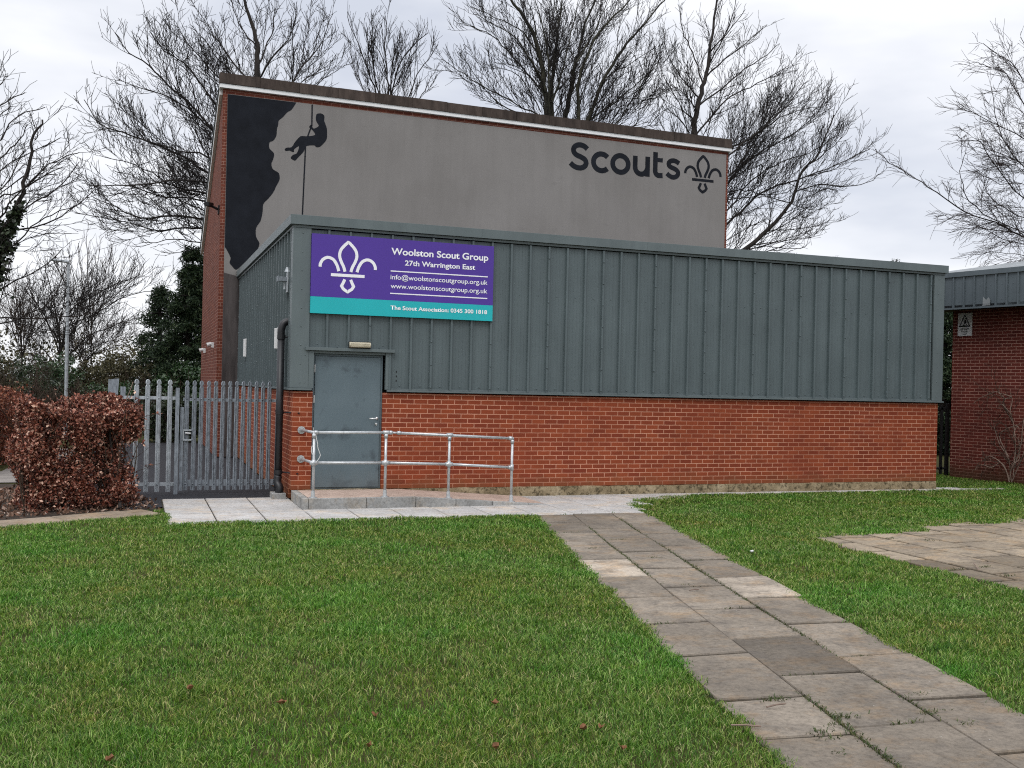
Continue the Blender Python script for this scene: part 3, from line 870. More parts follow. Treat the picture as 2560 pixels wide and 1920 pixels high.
for z in (0.42, 1.05, 1.55, 2.02):
    h_ = MB(); h_.tube([(0.327, 0.026, z - 0.06), (0.327, 0.026, z + 0.06)], 0.011, 8); h_.build('hinge', MT['steel'], door)
for z in (2.00, 1.93, 1.86):
    h_ = MB(); h_.box(1.60, 1.613, -0.0165, -0.0115, z - 0.014, z + 0.014); h_.build('screw_hole', MT['dark'], annex)

# ---- ramp and landing
rmp = thing('ramp', 'raised door landing with pink block paving sloping down to a ramp', 'ramp', (0, -1.2, 0))
rm = MB()
R0, R1, R2, yf_, yb_ = 0.10, 1.66, 3.74, -1.10, -0.04
rm.v = [(R0, yf_, 0.150), (R1, yf_, 0.150), (R2, yf_, 0.006), (R2, yb_, 0.006), (R1, yb_, 0.150), (R0, yb_, 0.150), (R0, yb_, -0.02), (R1, yb_, -0.02), (R2, yb_, -0.02)]
rm.face((0, 1, 4, 5)); rm.face((1, 2, 3, 4)); rm.face((5, 4, 7, 6)); rm.face((4, 3, 8, 7))
rm.build('paving_top', MT['paver'], rmp)
kb = MB()
def topz(x): return 0.152 if x <= R1 else 0.152 - (x - R1) * (0.146 / (R2 - R1))
cuts = [0.0, 0.085, 0.92, 1.66, 2.28, 2.86, 3.45, 3.74]
for a, c in zip(cuts[:-1], cuts[1:]):
    a2, c2 = a + 0.004, c - 0.004
    kb.hexa([(a2, -1.185, -0.02), (c2, -1.185, -0.02), (c2, yf_ - 0.004, -0.02), (a2, yf_ - 0.004, -0.02)],
            [(a2, -1.185, topz(a2)), (c2, -1.185, topz(c2)), (c2, yf_ - 0.004, topz(c2)), (a2, yf_ - 0.004, topz(a2))], 0.85 + 0.3 * rng.random())
for a, c in ((-1.096, -0.62), (-0.612, -0.03)):
    kb.box(0.004, R0 - 0.004, a, c, -0.02, 0.152, 0.9 + 0.2 * rng.random())
kb.build('kerb_edge', MT['kerb'], rmp, bevel=0.006, tint=True)

# ---- handrail
hr = thing('handrail', 'galvanised tube handrail along the ramp in front of the grey door', 'handrail', (1.7, -1.08, 0.1))
YR = -1.06
px_posts = [(784.2, 1245.8), (962.5, 1243.3), (1120.6, 1246.8), (1280.2, 1252.0)]
posts_x = [at(x, y, YR)[0] for x, y in px_posts]
tops = [(786.0, 1081.5), (965.5, 1081.5), (1124.0, 1088.0), (1281.0, 1096.0)]
mids = [(785.5, 1157.0), (964.0, 1157.0), (1122.5, 1160.5), (1280.5, 1168.5)]
T = [at(x, y, YR) for x, y in tops]; M_ = [at(x, y, YR) for x, y in mids]
posts_x = [t_[0] for t_ in T]
RT = 0.0210
tr_ = MB(); tr_.tube([(posts_x[0], YR, T[0][2]), (posts_x[1] + 0.10, YR, T[1][2])], RT, 12)
tr_.build('top_rail', MT['tube'], hr, smooth=True)
tr_ = MB(); tr_.tube([(posts_x[1] + 0.16, YR, T[1][2] - 0.004), (posts_x[3], YR, T[3][2])], RT, 12)
tr_.build('top_rail', MT['tube'], hr, smooth=True)
mr = MB()
for i in range(3): mr.tube([(posts_x[i], YR, M_[i][2]), (posts_x[i + 1], YR, M_[i + 1][2])], RT, 12)
mr.build('middle_rail', MT['tube'], hr, smooth=True)
for (z0, z1, nm_) in ((T[0][2], 1.071, 'return_rail'), (M_[0][2], 0.627, 'return_rail')):
    t = MB(); t.tube([(posts_x[0], YR, z0), (0.14, -0.01, z1)], RT, 12)
    rr = t.build(nm_, MT['tube'], hr, smooth=True)
    t = MB(); t.tube([(0.14, -0.002, z1), (0.14, -0.016, z1)], 0.058, 18); t.tube([(0.14, -0.016, z1), (0.14, -0.06, z1)], 0.030, 12)
    for k in range(4): t.dome((0.14 + 0.042 * math.cos(k * 1.571 + 0.78), -0.016, z1 + 0.042 * math.sin(k * 1.571 + 0.78)), 0.009, (0, -1, 0))
    t.build('wall_flange', MT['tube'], rr)
for i in range(4):
    zb = topz(posts_x[i]) - 0.002
    t = MB(); t.tube([(posts_x[i], YR, zb), (posts_x[i], YR, T[i][2])], RT, 12)
    p_ = t.build('post', MT['tube'], hr, smooth=True)
    t = MB(); t.tube([(posts_x[i], YR, zb), (posts_x[i], YR, zb + 0.008)], 0.062, 16); t.tube([(posts_x[i], YR, zb + 0.008), (posts_x[i], YR, zb + 0.10)], 0.033, 12, r1=0.027)
    t.build('base_flange', MT['tube'], p_)
    t = MB()
    t.tube([(posts_x[i], YR, T[i][2] - 0.075), (posts_x[i], YR, T[i][2] - 0.02)], 0.030, 12)
    sx0, sx1 = (-0.045, 0.05) if i < 3 else (-0.06, 0.0)
    if i == 0: sx0 = 0.0
    t.tube([(posts_x[i] + sx0, YR, T[i][2] + 0.001), (posts_x[i] + sx1, YR, T[i][2] + 0.001)], 0.030, 12)
    if i == 1:
        t.tube([(posts_x[i] + 0.05, YR, T[i][2]), (posts_x[i] + 0.09, YR, T[i][2])], 0.030, 12)
        t.tube([(posts_x[i] + 0.09, YR, T[i][2]), (posts_x[i] + 0.17, YR, T[i][2] - 0.003)], 0.015, 10)
        t.tube([(posts_x[i] + 0.17, YR, T[i][2] - 0.003), (posts_x[i] + 0.22, YR, T[i][2] - 0.005)], 0.028, 12)
    if i == 3:
        t.dome((posts_x[i], YR, T[i][2]), 0.03, (0.7, 0, 0.7), 12)
    t.build('fitting', MT['tube'], p_, smooth=True); t = MB()
    mz = M_[i][2]
    t.tube([(posts_x[i], YR, mz - 0.045), (posts_x[i], YR, mz + 0.045)], 0.030, 12)
    t.tube([(posts_x[i] - 0.055, YR, mz), (posts_x[i] + (0.055 if i < 3 else 0.0), YR, mz)], 0.030, 12)
    t.build('fitting', MT['tube'], p_, smooth=True)
cd = MB()
pts = [at(480 + 0.2532 * x, 880 + 0.2532 * y, YR - 0.03) for x, y in [(1222, 815), (1228, 850), (1240, 905), (1243, 945), (1262, 1000), (1266, 1025), (1245, 1065), (1222, 1095)]]
cd.tube(catmull(pts, 4), 0.006, 6)
pts = [at(480 + 0.2532 * x, 880 + 0.2532 * y, YR - 0.02) for x, y in [(1188, 925), (1180, 955), (1182, 990), (1190, 1015)]]
cd.tube(catmull(pts, 4), 0.006, 6)
tag(cd.build('cord', MT['plastic'], None, smooth=True), 'wavy white cord tied between the handrail tubes by the door', 'cord')

# ---- black downpipe, lights, security bracket on the annex
dp = thing('downpipe', 'thick black plastic drainpipe with elbow on the annex corner', 'drainpipe', (-0.14, 0.33, 0))
PX, PY = -0.150, 0.34
t = MB(); t.tube([(PX, PY, 0.10), (PX, PY, 2.56)], 0.056, 16); t.build('pipe', MT['pvc'], dp, smooth=True)
t = MB(); t.tube(catmull([(PX, PY, 2.50), (PX, PY, 2.62), (PX + 0.045, PY, 2.72), (PX + 0.16, PY, 2.755), (PX + 0.26, PY, 2.755)], 5), 0.058, 16); t.build('elbow', MT['pvc'], dp, smooth=True)
for z in (2.50, 1.33, 0.40):
    t = MB(); t.tube([(PX, PY, z - 0.035), (PX, PY, z + 0.035)], 0.064, 16); t.tube([(PX + 0.05, PY, z), (0.10, -0.02 if z < 1.5 else PY, z)], 0.012, 6); t.build('pipe_collar', MT['pvc'], dp)
t = MB(); t.tube(catmull([(PX, PY, 0.34), (PX - 0.01, PY - 0.015, 0.24), (PX + 0.02, PY - 0.06, 0.16), (PX + 0.01, PY - 0.05, 0.05)], 4), 0.062, 14); t.build('gully_shoe', MT['pvc'], dp, smooth=True)
t = MB(); t.box(PX - 0.105, PX + 0.105, PY - 0.19, PY + 0.12, -0.02, 0.085); t.build('gully_surround', MT['kerb'], dp, bevel=0.008, tint=True)

def bulkhead(y0, z0, z1, label, w=0.11):
    o = thing('wall_light', label, 'light', (-0.05, y0, z0))
    t = MB(); t.box(-0.062, -0.047, y0, y0 + w, z0, z1); t.build('back_plate', MT['plastic'], o, bevel=0.004)
    t = MB(); n = 8
    for zz in (z0 + 0.012, z1 - 0.012):
        pass
    ring = [(-0.0625 - 0.045 * math.sin(math.pi * k / n) ** 0.6, y0 + w * 0.04 + w * 0.92 * k / n) for k in range(n + 1)]
    t.hexa([(x, y, z0 + 0.01) for x, y in ring], [(x, y, z1 - 0.01) for x, y in ring]); t.build('diffuser', MT['plastic'], o, bevel=0.006)
    return o
bulkhead(6.75, 2.30, 2.70, 'slim white wall light halfway along the annex side wall')
bulkhead(1.50, 2.34, 2.70, 'slim white wall light just behind the black drainpipe')

cc = thing('wall_sensor', 'small grey security sensor on bracket near the annex corner', 'sensor', (-0.05, 0.42, 3.3))
t = MB(); t.box(-0.075, -0.056, 0.36, 0.50, 3.20, 3.52); t.tube([(-0.066, 0.43, 3.52), (-0.066, 0.43, 3.60)], 0.05, 10, r1=0.02); t.build('bracket', MT['galv'], cc, bevel=0.004)
t = MB(); t.box(-0.22, -0.0755, 0.38, 0.48, 3.37, 3.44); t.box(-0.225, -0.205, 0.37, 0.49, 3.36, 3.45); t.build('body', MT['galv_dull'], cc, bevel=0.004)
t = MB(); t.tube([(-0.11, 0.43, 3.368), (-0.105, 0.43, 3.25)], 0.016, 8); t.build('arm', MT['galv'], cc)

el = thing('door_light', 'cream emergency light with ribbed diffuser above the grey door', 'light', (0.99, -0.06, 2.35))
t = MB(); t.box(0.825, 1.170, -0.0855, -0.047, 2.352, 2.452); t.build('housing', MT['black'], el, bevel=0.006)
t = MB(); n = 8
ring = [(-0.086 - 0.055 * math.sin(math.pi * k / n) ** 0.5, 2.36 + 0.084 * k / n) for k in range(n + 1)]
b0 = len(t.v)
for x in (0.832, 1.163): t.v += [(x, y, z) for y, z in ring]
for k in range(n): t.face((k, k + 1, n + 2 + k, n + 1 + k))
t.face(list(range(n + 1))); t.face(list(range(2 * n + 1, n, -1)))
for zk in (0.385, 0.42): pass
for z in (2.375, 2.39, 2.405, 2.42, 2.435): t.box(0.845, 1.15, -0.1445, -0.139, z - 0.003, z + 0.003)
t.build('diffuser', MT['cream'], el)

# ================================================================== SIGN
sg = thing('sign_board', 'purple and teal group name sign with white emblem on the cladding', 'sign', (1.69, -0.07, 2.87))
SX0, SX1, SZ0, SZ1, SZM = 0.219, 3.166, 2.866, 4.084, 3.122
YS = -0.088
t = MB(); t.box(SX0, SX1, YS, -0.050, SZM, SZ1); t.build('upper_panel', MT['purple'], sg)
t = MB(); t.box(SX0, SX1, YS - 0.001, -0.050, SZ0, SZM - 0.001); t.build('lower_panel', MT['teal'], sg)

def emblem(cx, cz, s, w, y0, y1, mat, parent, lean=0.0):
    """fleur-de-lis outline; (cx, cz) centre of the cross bar, s = overall height"""
    k = s / 0.825
    P = lambda pts: [(cx + x * k, cz + z * k) for x, z in pts]
    t = MB()
    half = [(-0.046, 0.058), (-0.068, 0.130), (-0.110, 0.215), (-0.134, 0.300), (-0.118, 0.385), (-0.066, 0.455), (-0.006, 0.513)]
    lft = catmull(half, 5); rgt = [(-p[0], p[1]) for p in lft][::-1]
    t.ribbon(P([tuple(p) for p in lft] + [tuple(p) for p in rgt[1:]]), w, y0, y1)
    curl = catmull([(-0.142, 0.060), (-0.172, 0.150), (-0.228, 0.232), (-0.312, 0.262), (-0.385, 0.228), (-0.424, 0.165), (-0.430, 0.112)], 5)
    t.ribbon(P([tuple(p) for p in curl]), w, y0, y1)
    t.ribbon(P([(-p[0], p[1]) for p in curl]), w, y0, y1)
    t.ribbon(P([(-0.262, 0), (0.262, 0)]), w, y0, y1)
    t.ribbon(P([(-0.046, -0.062), (-0.066, -0.110), (-0.094, -0.166), (-0.066, -0.210), (-0.004, -0.252), (0.004, -0.252), (0.066, -0.210), (0.094, -0.166), (0.066, -0.110), (0.046, -0.062)]), w, y0, y1)
    return t.build('emblem', mat, parent)
emblem(0.784, 3.468, 0.825, 0.046, YS, YS - 0.004, MT['sign_white'], sg)

def text(body, x0, x1, zbase, cap, y, mat, parent, bold=0.0, name='lettering', cap_frac=0.729):
    cu = bpy.data.curves.new(name, 'FONT'); cu.body = body; cu.size = 1.0; cu.offset = bold; cu.extrude = 0.0
    cu.resolution_u = 6
    o = bpy.data.objects.new(name + '_tmp', cu); COL.objects.link(o)
    bpy.context.view_layer.update()
    me = bpy.data.meshes.new_from_object(o.evaluated_get(bpy.context.evaluated_depsgraph_get()))
    bpy.data.objects.remove(o); bpy.data.curves.remove(cu)
    n = len(me.vertices); co = np.zeros(n * 3); me.vertices.foreach_get('co', co); co = co.reshape(-1, 3)
    sx = (x1 - x0) / (co[:, 0].max() - co[:, 0].min()); sz = cap / cap_frac
    out = np.stack([x0 + (co[:, 0] - co[:, 0].min()) * sx, np.full(n, y), zbase + co[:, 1] * sz], -1)
    me.vertices.foreach_set('co', out.astype(np.float32).ravel()); me.update()
    me.materials.clear(); me.materials.append(mat); me.name = name
    ob = bpy.data.objects.new(name, me); COL.objects.link(ob)
    ob.parent = parent; ob.matrix_parent_inverse = Matrix.Translation(-Vector(parent.location)) if parent.type == 'EMPTY' else Matrix.Identity(4)
    return ob
YT = YS - 0.004
text('Woolston Scout Group', 1.462, 3.070, 3.842, 0.107, YT, MT['sign_white'], sg, 0.022)
text('27th Warrington East', 1.685, 2.850, 3.683, 0.082, YT, MT['sign_white'], sg, 0.020)
text('info@woolstonscoutgroup.org.uk', 1.458, 3.066, 3.452, 0.078, YT, MT['sign_white'], sg, 0.006)
text('www.woolstonscoutgroup.org.uk', 1.463, 3.066, 3.312, 0.078, YT, MT['sign_white'], sg, 0.006)
text('The Scout Association: 0345 300 1818', 1.470, 3.070, 2.977, 0.064, YT - 0.001, MT['sign_white'], sg, 0.022)
for z in (3.581, 3.230):
    t = MB(); t.box(1.458, 3.068, YT, YS, z - 0.0085, z + 0.0085); t.build('rule', MT['sign_white'], sg)

# ================================================================== BRICK HALL
hall = thing('brick_hall', 'tall brick hall with grey rendered wall and painted climber', 'building', (6.3, 8.9, 0))
HX0, HX1, HY0, HY1 = -0.50, 13.14, 8.9, 15.2
zr = lambda x: 8.60 - (x + 0.5) / 13.64 * 0.11          # top of brick, very slightly out of level
zb_ = 5.55                                               # brick height at the back
h = MB()
h.hexa([(HX0, HY0, 0), (HX1, HY0, 0), (HX1, HY1, 0), (HX0, HY1, 0)], [(HX0, HY0, zr(HX0)), (HX1, HY0, zr(HX1)), (HX1, HY1, zb_), (HX0, HY1, zb_)])
h.build('brick_wall', MT['brick_hall'], hall)
pz = lambda x: 8.475 - (x + 0.4) / 13.48 * 0.075
t = MB(); t.hexa([(-0.385, HY0 - 0.022, 0.0), (13.068, HY0 - 0.022, 0.0), (13.068, HY0 - 0.001, 0.0), (-0.385, HY0 - 0.001, 0.0)],
                 [(-0.400, HY0 - 0.022, pz(-0.4)), (13.068, HY0 - 0.022, pz(13.07)), (13.068, HY0 - 0.001, pz(13.07)), (-0.400, HY0 - 0.001, pz(-0.4))])
t.build('rendered_panel', MT['render'], hall)
YM = HY0 - 0.026
t = MB(); t.hexa([(-0.386, HY0 - 0.0245, 0.0), (-0.012, HY0 - 0.0245, 0.0), (-0.012, HY0 - 0.0225, 0.0), (-0.386, HY0 - 0.0225, 0.0)], [(-0.391, HY0 - 0.0245, 4.30), (-0.012, HY0 - 0.0245, 4.22), (-0.012, HY0 - 0.0225, 4.22), (-0.391, HY0 - 0.0225, 4.30)]); t.build('lower_dark_render', MT['dark_strip'], hall)  # darker strip of render beside the annex, up to its eaves
# painted rock face
rock = [(-0.398, 8.466), (1.187, 8.459), (1.078, 8.274), (0.978, 8.2), (0.879, 8.075), (0.784, 7.982), (0.772, 7.877), (0.744, 7.771), (0.737, 7.626), (0.669, 7.495), (0.58, 7.44), (0.583, 7.301), (0.693, 7.188), (0.67, 7.042), (0.636, 6.936), (0.675, 6.816), (0.812, 6.736), (0.832, 6.583), (0.755, 6.411), (0.697, 6.272), (0.58, 6.107), (0.472, 5.975), (0.457, 5.768), (0.425, 5.60), (0.403, 5.541), (0.317, 5.391), (0.322, 5.188), (0.402, 5.038), (0.348, 4.867), (0.258, 4.741), (0.06, 4.55), (-0.105, 4.385), (-0.20, 4.45), (-0.269, 4.541), (-0.249, 4.661), (-0.357, 4.867), (-0.385, 4.90)]
def flat(name, pts, y0, y1, mat, parent):
    t = MB(); n = len(pts)
    t.v = [(x, y1, z) for x, z in pts] + [(x, y0, z) for x, z in pts]
    t.face(range(n)); t.face([n + i for i in reversed(range(n))])
    for i in range(n):
        j = (i + 1) % n; t.face((i, n + i, n + j, j))
    return t.build(name, mat, parent)
rock = [rock[0]] + [tuple(p) for p in catmull(rock[1:-1], 3)] + [rock[-1]]
flat('painted_rock', rock, HY0 - 0.0225, YM, MT['mural'], hall)
man = [(1.66, 8.20), (1.688, 8.246), (1.77, 8.264), (1.844, 8.236), (1.863, 8.165), (1.858, 8.102), (1.887, 8.021), (1.925, 7.921), (1.935, 7.754), (1.921, 7.647), (1.86, 7.557), (1.768, 7.46), (1.675, 7.444), (1.633, 7.481), (1.437, 7.44), (1.388, 7.31), (1.248, 7.14), (1.198, 7.077), (1.147, 7.078), (1.084, 7.124), (1.134, 7.202), (1.225, 7.252), (1.272, 7.423), (1.161, 7.339), (1.153, 7.276), (1.091, 7.28), (1.05, 7.297), (0.969, 7.278), (0.937, 7.316), (0.987, 7.359), (1.099, 7.385), (1.178, 7.517), (1.288, 7.654), (1.359, 7.676), (1.462, 7.682), (1.647, 7.734), (1.583, 7.841), (1.515, 7.886), (1.508, 7.927), (1.543, 7.962), (1.57, 7.924), (1.619, 7.883), (1.73, 7.958), (1.682, 8.04), (1.66, 8.101)]
flat('painted_climber', [tuple(p) for p in catmull(man, 3, True)], HY0 - 0.0225, YM, MT['mural'], hall)
t = MB()
for a in ([(1.562, 8.455), (1.565, 7.93)], [(1.56, 7.95), (1.472, 7.68)], [(1.427, 7.46), (1.372, 5.0)]): t.ribbon(a, 0.032, HY0 - 0.0225, YM - 0.001)
t.build('painted_rope', MT['mural'], hall)
# lettering drawn with a round-hand stroke
def arc(cx, cz, rx, rz, a0, a1, n=18):
    return [(cx + rx * math.cos(math.radians(a0 + (a1 - a0) * k / n)), cz + rz * math.sin(math.radians(a0 + (a1 - a0) * k / n))) for k in range(n + 1)]
lt = MB(); SW = 0.138
S1 = [(8.815, 8.125), (8.735, 8.185), (8.62, 8.215), (8.50, 8.190), (8.425, 8.115), (8.425, 8.02), (8.50, 7.945), (8.63, 7.900), (8.745, 7.845), (8.788, 7.755), (8.750, 7.665), (8.650, 7.612), (8.53, 7.610), (8.42, 7.650), (8.335, 7.715)]
lt.ribbon(catmull(S1, 4), SW, HY0 - 0.0225, YM)
lt.ribbon(arc(9.235, 7.815, 0.235, 0.222, 42, 318, 26), SW, HY0 - 0.0225, YM)
lt.ribbon(arc(9.796, 7.826, 0.232, 0.222, 0, 345, 30) , SW, HY0 - 0.0225, YM, closed=True)
lt.ribbon([(10.235, 8.090), (10.235, 7.80)] + arc(10.417, 7.79, 0.182, 0.178, 180, 352, 14) , SW, HY0 - 0.0225, YM)
lt.ribbon([(10.610, 8.100), (10.610, 7.562)], SW, HY0 - 0.0225, YM - 0.0012)
lt.ribbon([(10.845, 8.250), (10.845, 7.76)] + arc(10.965, 7.74, 0.12, 0.118, 180, 262, 8) + [(11.075, 7.632)], SW, HY0 - 0.0225, YM)
lt.ribbon([(10.80, 8.045), (11.068, 8.045)], 0.11, HY0 - 0.0225, YM - 0.0012)
S2 = [(11.575, 8.010), (11.50, 8.052), (11.41, 8.072), (11.31, 8.050), (11.255, 7.985), (11.275, 7.915), (11.37, 7.872), (11.47, 7.838), (11.545, 7.775), (11.535, 7.685), (11.455, 7.625), (11.36, 7.620), (11.27, 7.655), (11.205, 7.705)]
lt.ribbon(catmull(S2, 4), 0.128, HY0 - 0.0225, YM)
lt.build('painted_lettering', MT['mural'], hall)
emblem(12.332, 7.617, 1.07, 0.074, HY0 - 0.0225, YM, MT['mural'], hall)
# eaves: white board and dark coping panels
t = MB()
A, B_ = -0.585, 13.20
t.hexa([(A, HY0 - 0.09, zr(A) - 0.005), (B_, HY0 - 0.09, zr(B_) - 0.005), (B_, HY0 + 0.12, zr(B_) - 0.005), (A, HY0 + 0.12, zr(A) - 0.005)],
       [(A, HY0 - 0.09, zr(A) + 0.085), (B_, HY0 - 0.09, zr(B_) + 0.085), (B_, HY0 + 0.12, zr(B_) + 0.085), (A, HY0 + 0.12, zr(A) + 0.085)])
t.build('eaves_board', MT['white'], hall)
t = MB(); x = A - 0.01; prev = None
while x < B_:
    x1 = min(x + 0.92, B_ + 0.012); dz = (rng.random() - 0.5) * 0.012
    c = [(x + 0.004, HY0 - 0.115 + (rng.random() - .5) * 0.008), (x1 - 0.004, HY0 - 0.115)]
    t.hexa([(c[0][0], c[0][1], zr(x) + 0.087 + dz), (c[1][0], c[1][1], zr(x1) + 0.087 + dz), (c[1][0], HY0 + 0.14, zr(x1) + 0.087 + dz), (c[0][0], HY0 + 0.14, zr(x) + 0.087 + dz)],
           [(c[0][0], c[0][1] + 0.03, zr(x) + 0.335 + dz), (c[1][0], c[1][1] + 0.03, zr(x1) + 0.335 + dz), (c[1][0], HY0 + 0.14, zr(x1) + 0.335 + dz), (c[0][0], HY0 + 0.14, zr(x) + 0.335 + dz)])
    x = x1
t.build('coping', MT['coping'], hall)
# sloping verge boards and roof behind
sl = (zb_ - 8.60) / (HY1 - HY0)
for (xa, xb) in ((-0.575, -0.502), (13.142, 13.20)):
    t = MB()
    za, zc = zr(xa) + sl * 0.13, zr(xa) + sl * (HY1 + 0.12 - HY0)
    t.hexa([(xa, HY0 + 0.125, za - 0.06), (xb, HY0 + 0.125, za - 0.06), (xb, HY1 + 0.12, zc - 0.06), (xa, HY1 + 0.12, zc - 0.06)],
           [(xa, HY0 + 0.125, za + 0.10), (xb, HY0 + 0.125, za + 0.10), (xb, HY1 + 0.12, zc + 0.10), (xa, HY1 + 0.12, zc + 0.10)])
    t.build('verge_board', MT['white'], hall)
t = MB()
za, zc = 8.60 + sl * 0.15 + 0.105, 8.60 + sl * (HY1 + 0.14 - HY0) + 0.105
t.hexa([(-0.60, HY0 + 0.145, za), (13.22, HY0 + 0.145, za - .1), (13.22, HY1 + 0.14, zc), (-0.60, HY1 + 0.14, zc)],
       [(-0.60, HY0 + 0.145, za + 0.09), (13.22, HY0 + 0.145, za - .01), (13.22, HY1 + 0.14, zc + 0.09), (-0.60, HY1 + 0.14, zc + 0.09)])
t.build('roof', MT['felt'], hall)
cv = thing('security_camera', 'dark security camera on bracket high on the hall side wall', 'camera', (-0.55, 9.3, 5.9))
t = MB(); t.tube([(-0.50, 9.3, 5.82), (-0.66, 9.25, 5.88)], 0.03, 8); t.box(-0.53, -0.501, 9.2, 9.4, 5.72, 5.92); t.build('bracket', MT['black'], cv)
t = MB(); t.hexa([(-0.86, 8.98, 5.84), (-0.76, 8.98, 5.84), (-0.62, 9.40, 5.88), (-0.72, 9.40, 5.88)], [(-0.86, 8.98, 5.94), (-0.76, 8.98, 5.94), (-0.62, 9.40, 5.99), (-0.72, 9.40, 5.99)]); t.build('body', MT['black'], cv, bevel=0.01)
for y, z, lb in ((10.0, 2.62, 'small white wall fitting nearer to the hall corner'), (13.2, 2.56, 'small white wall fitting farther along the hall side wall')):
    f_ = thing('wall_fitting', lb, 'wall fitting', (-0.52, y, z))
    t = MB(); t.box(-0.56, -0.501, y - 0.06, y + 0.06, z - 0.05, z + 0.08); t.build('box', MT['plastic'], f_, bevel=0.005)
    t = MB(); t.tube([(-0.56, y, z + 0.05), (-0.66, y, z + 0.01)], 0.035, 8, r1=0.055); t.build('lamp_head', MT['plastic'], f_)

# ================================================================== SIDE HALL on the right
sh = thing('side_hall', 'low dark brick building with overhanging grey fascia at the right edge', 'building', (15.1, 1, 0))
SA = math.atan2(-0.28, 1.0)                       # its wall is a few degrees off square
def sp(u, d, z):                                  # u along the west wall towards the viewer, d into the building
    ax = np.array([0.20, -0.98]); ax /= np.linalg.norm(ax); nx_ = np.array([-ax[1], ax[0]])
    p = np.array([14.98, 2.24]) + ax * u + nx_ * d
    return (p[0], p[1], z)
def sbox(mb, u0, u1, d0, d1, z0, z1):
    mb.hexa([sp(u0, d0, z0), sp(u1, d0, z0), sp(u1, d1, z0), sp(u0, d1, z0)], [sp(u0, d0, z1), sp(u1, d0, z1), sp(u1, d1, z1), sp(u0, d1, z1)])
t = MB(); sbox(t, -0.07, 9, 0, 12, -0.03, 4.0); t.build('brick_wall', MT['brick_side'], sh)
t = MB(); sbox(t, -1.3, 9, -0.62, 0.3, 3.73, 3.79)
t.build('soffit', MT['black'], sh)
t = MB()
smap = lambda u, d, z: sp(u, -0.62 - d, z)
cladding(t, -1.3, 9.0, [-1.117 + 0.2475 * k for k in range(41)], 3.74, 4.40, smap, micro=False, depth=0.03)
for k in range(33):
    for z in (3.86, 4.18): t.dome(sp(-0.993 + 0.2475 * k, -0.62, z), 0.010, (-1, -0.2, 0))
t.build('fascia_cladding', MT['clad_far'], sh)
t = MB(); sbox(t, -1.32, 9, -0.665, -0.615, 4.405, 4.51); sbox(t, -1.32, 9, -0.655, -0.615, 3.70, 3.737); t.build('fascia_capping', MT['clad_far'], sh)
t = MB()
t.v = [sp(-1.3, -0.60, 4.50), sp(9, -0.60, 4.50), sp(9, 5.5, 5.7), sp(4.2, 5.5, 5.7)]; t.face((0, 1, 2, 3))
t.v += [sp(-1.3, 9, 4.50)]; t.face((0, 3, 4)); t.build('roof', MT['roofing'], sh)
t = MB()
t.v = [smap(u, 0.034, z) for u, z in [(1.075, 3.78), (1.08, 3.94), (1.12, 3.90), (1.16, 3.87), (1.21, 3.92), (1.25, 3.86), (1.24, 3.78)]]; t.face(range(7))
t.v += [smap(u, 0.036, z) for u, z in [(1.06, 3.745), (1.08, 3.775), (1.25, 3.77), (1.25, 3.75)]]; t.face(range(7, 11))
t.build('torn_patch', MT['roofing'], sh)

ws = thing('warning_sign', 'white danger sign with black warning triangle on the dark brick wall', 'sign', sp(0.75, -0.03, 2.8))
WU0, WU1, WZ0, WZ1 = 0.065, 0.407, 3.156, 3.665
ul = lambda px, py: None
t = MB(); sbox(t, WU0, WU1, -0.02, -0.003, WZ0, WZ1); t.build('plate', MT['sign_plate'], ws)
def splane(name, pts2, mat, off):
    t = MB()
    for poly in pts2:
        b0 = len(t.v); t.v += [sp(WU0 + (WU1 - WU0) * u, off, WZ0 + (WZ1 - WZ0) * v) for u, v in poly]; t.face([b0 + i for i in range(len(poly))])
    return t.build(name, mat, ws)
ot, it = [(0.08, 0.40), (0.92, 0.40), (0.50, 0.97)], [(0.20, 0.455), (0.80, 0.455), (0.50, 0.865)]
splane('triangle', [[ot[0], ot[1], it[1], it[0]], [ot[1], ot[2], it[2], it[1]], [ot[2], ot[0], it[0], it[2]]], MT['black'], -0.022)
splane('pictogram', [[(0.47, 0.56), (0.56, 0.54), (0.60, 0.66), (0.52, 0.72), (0.44, 0.66)], [(0.53, 0.73), (0.58, 0.73), (0.58, 0.77), (0.53, 0.77)], [(0.40, 0.47), (0.46, 0.47), (0.52, 0.58), (0.47, 0.60)], [(0.60, 0.48), (0.66, 0.47), (0.57, 0.60), (0.53, 0.57)], [(0.60, 0.66), (0.68, 0.58), (0.66, 0.56), (0.58, 0.63)], [(0.26, 0.475), (0.74, 0.475), (0.74, 0.462), (0.26, 0.462)]], MT['black'], -0.0225)
def sign_text(body, u0, u1, z, cap):
    o = text(body, u0, u1, z, cap, 0.0, MT['black'], ws, 0.015)
    me = o.data
    for v in me.vertices: v.co = Vector(sp(WU0 + (WU1 - WU0) * v.co.x, -0.0225, v.co.z))
sign_text('DANGER', 0.16, 0.84, WZ0 + 0.137, 0.047)
sign_text('Fragile', 0.26, 0.74, WZ0 + 0.083, 0.040)
sign_text('roof', 0.36, 0.66, WZ0 + 0.028, 0.040)

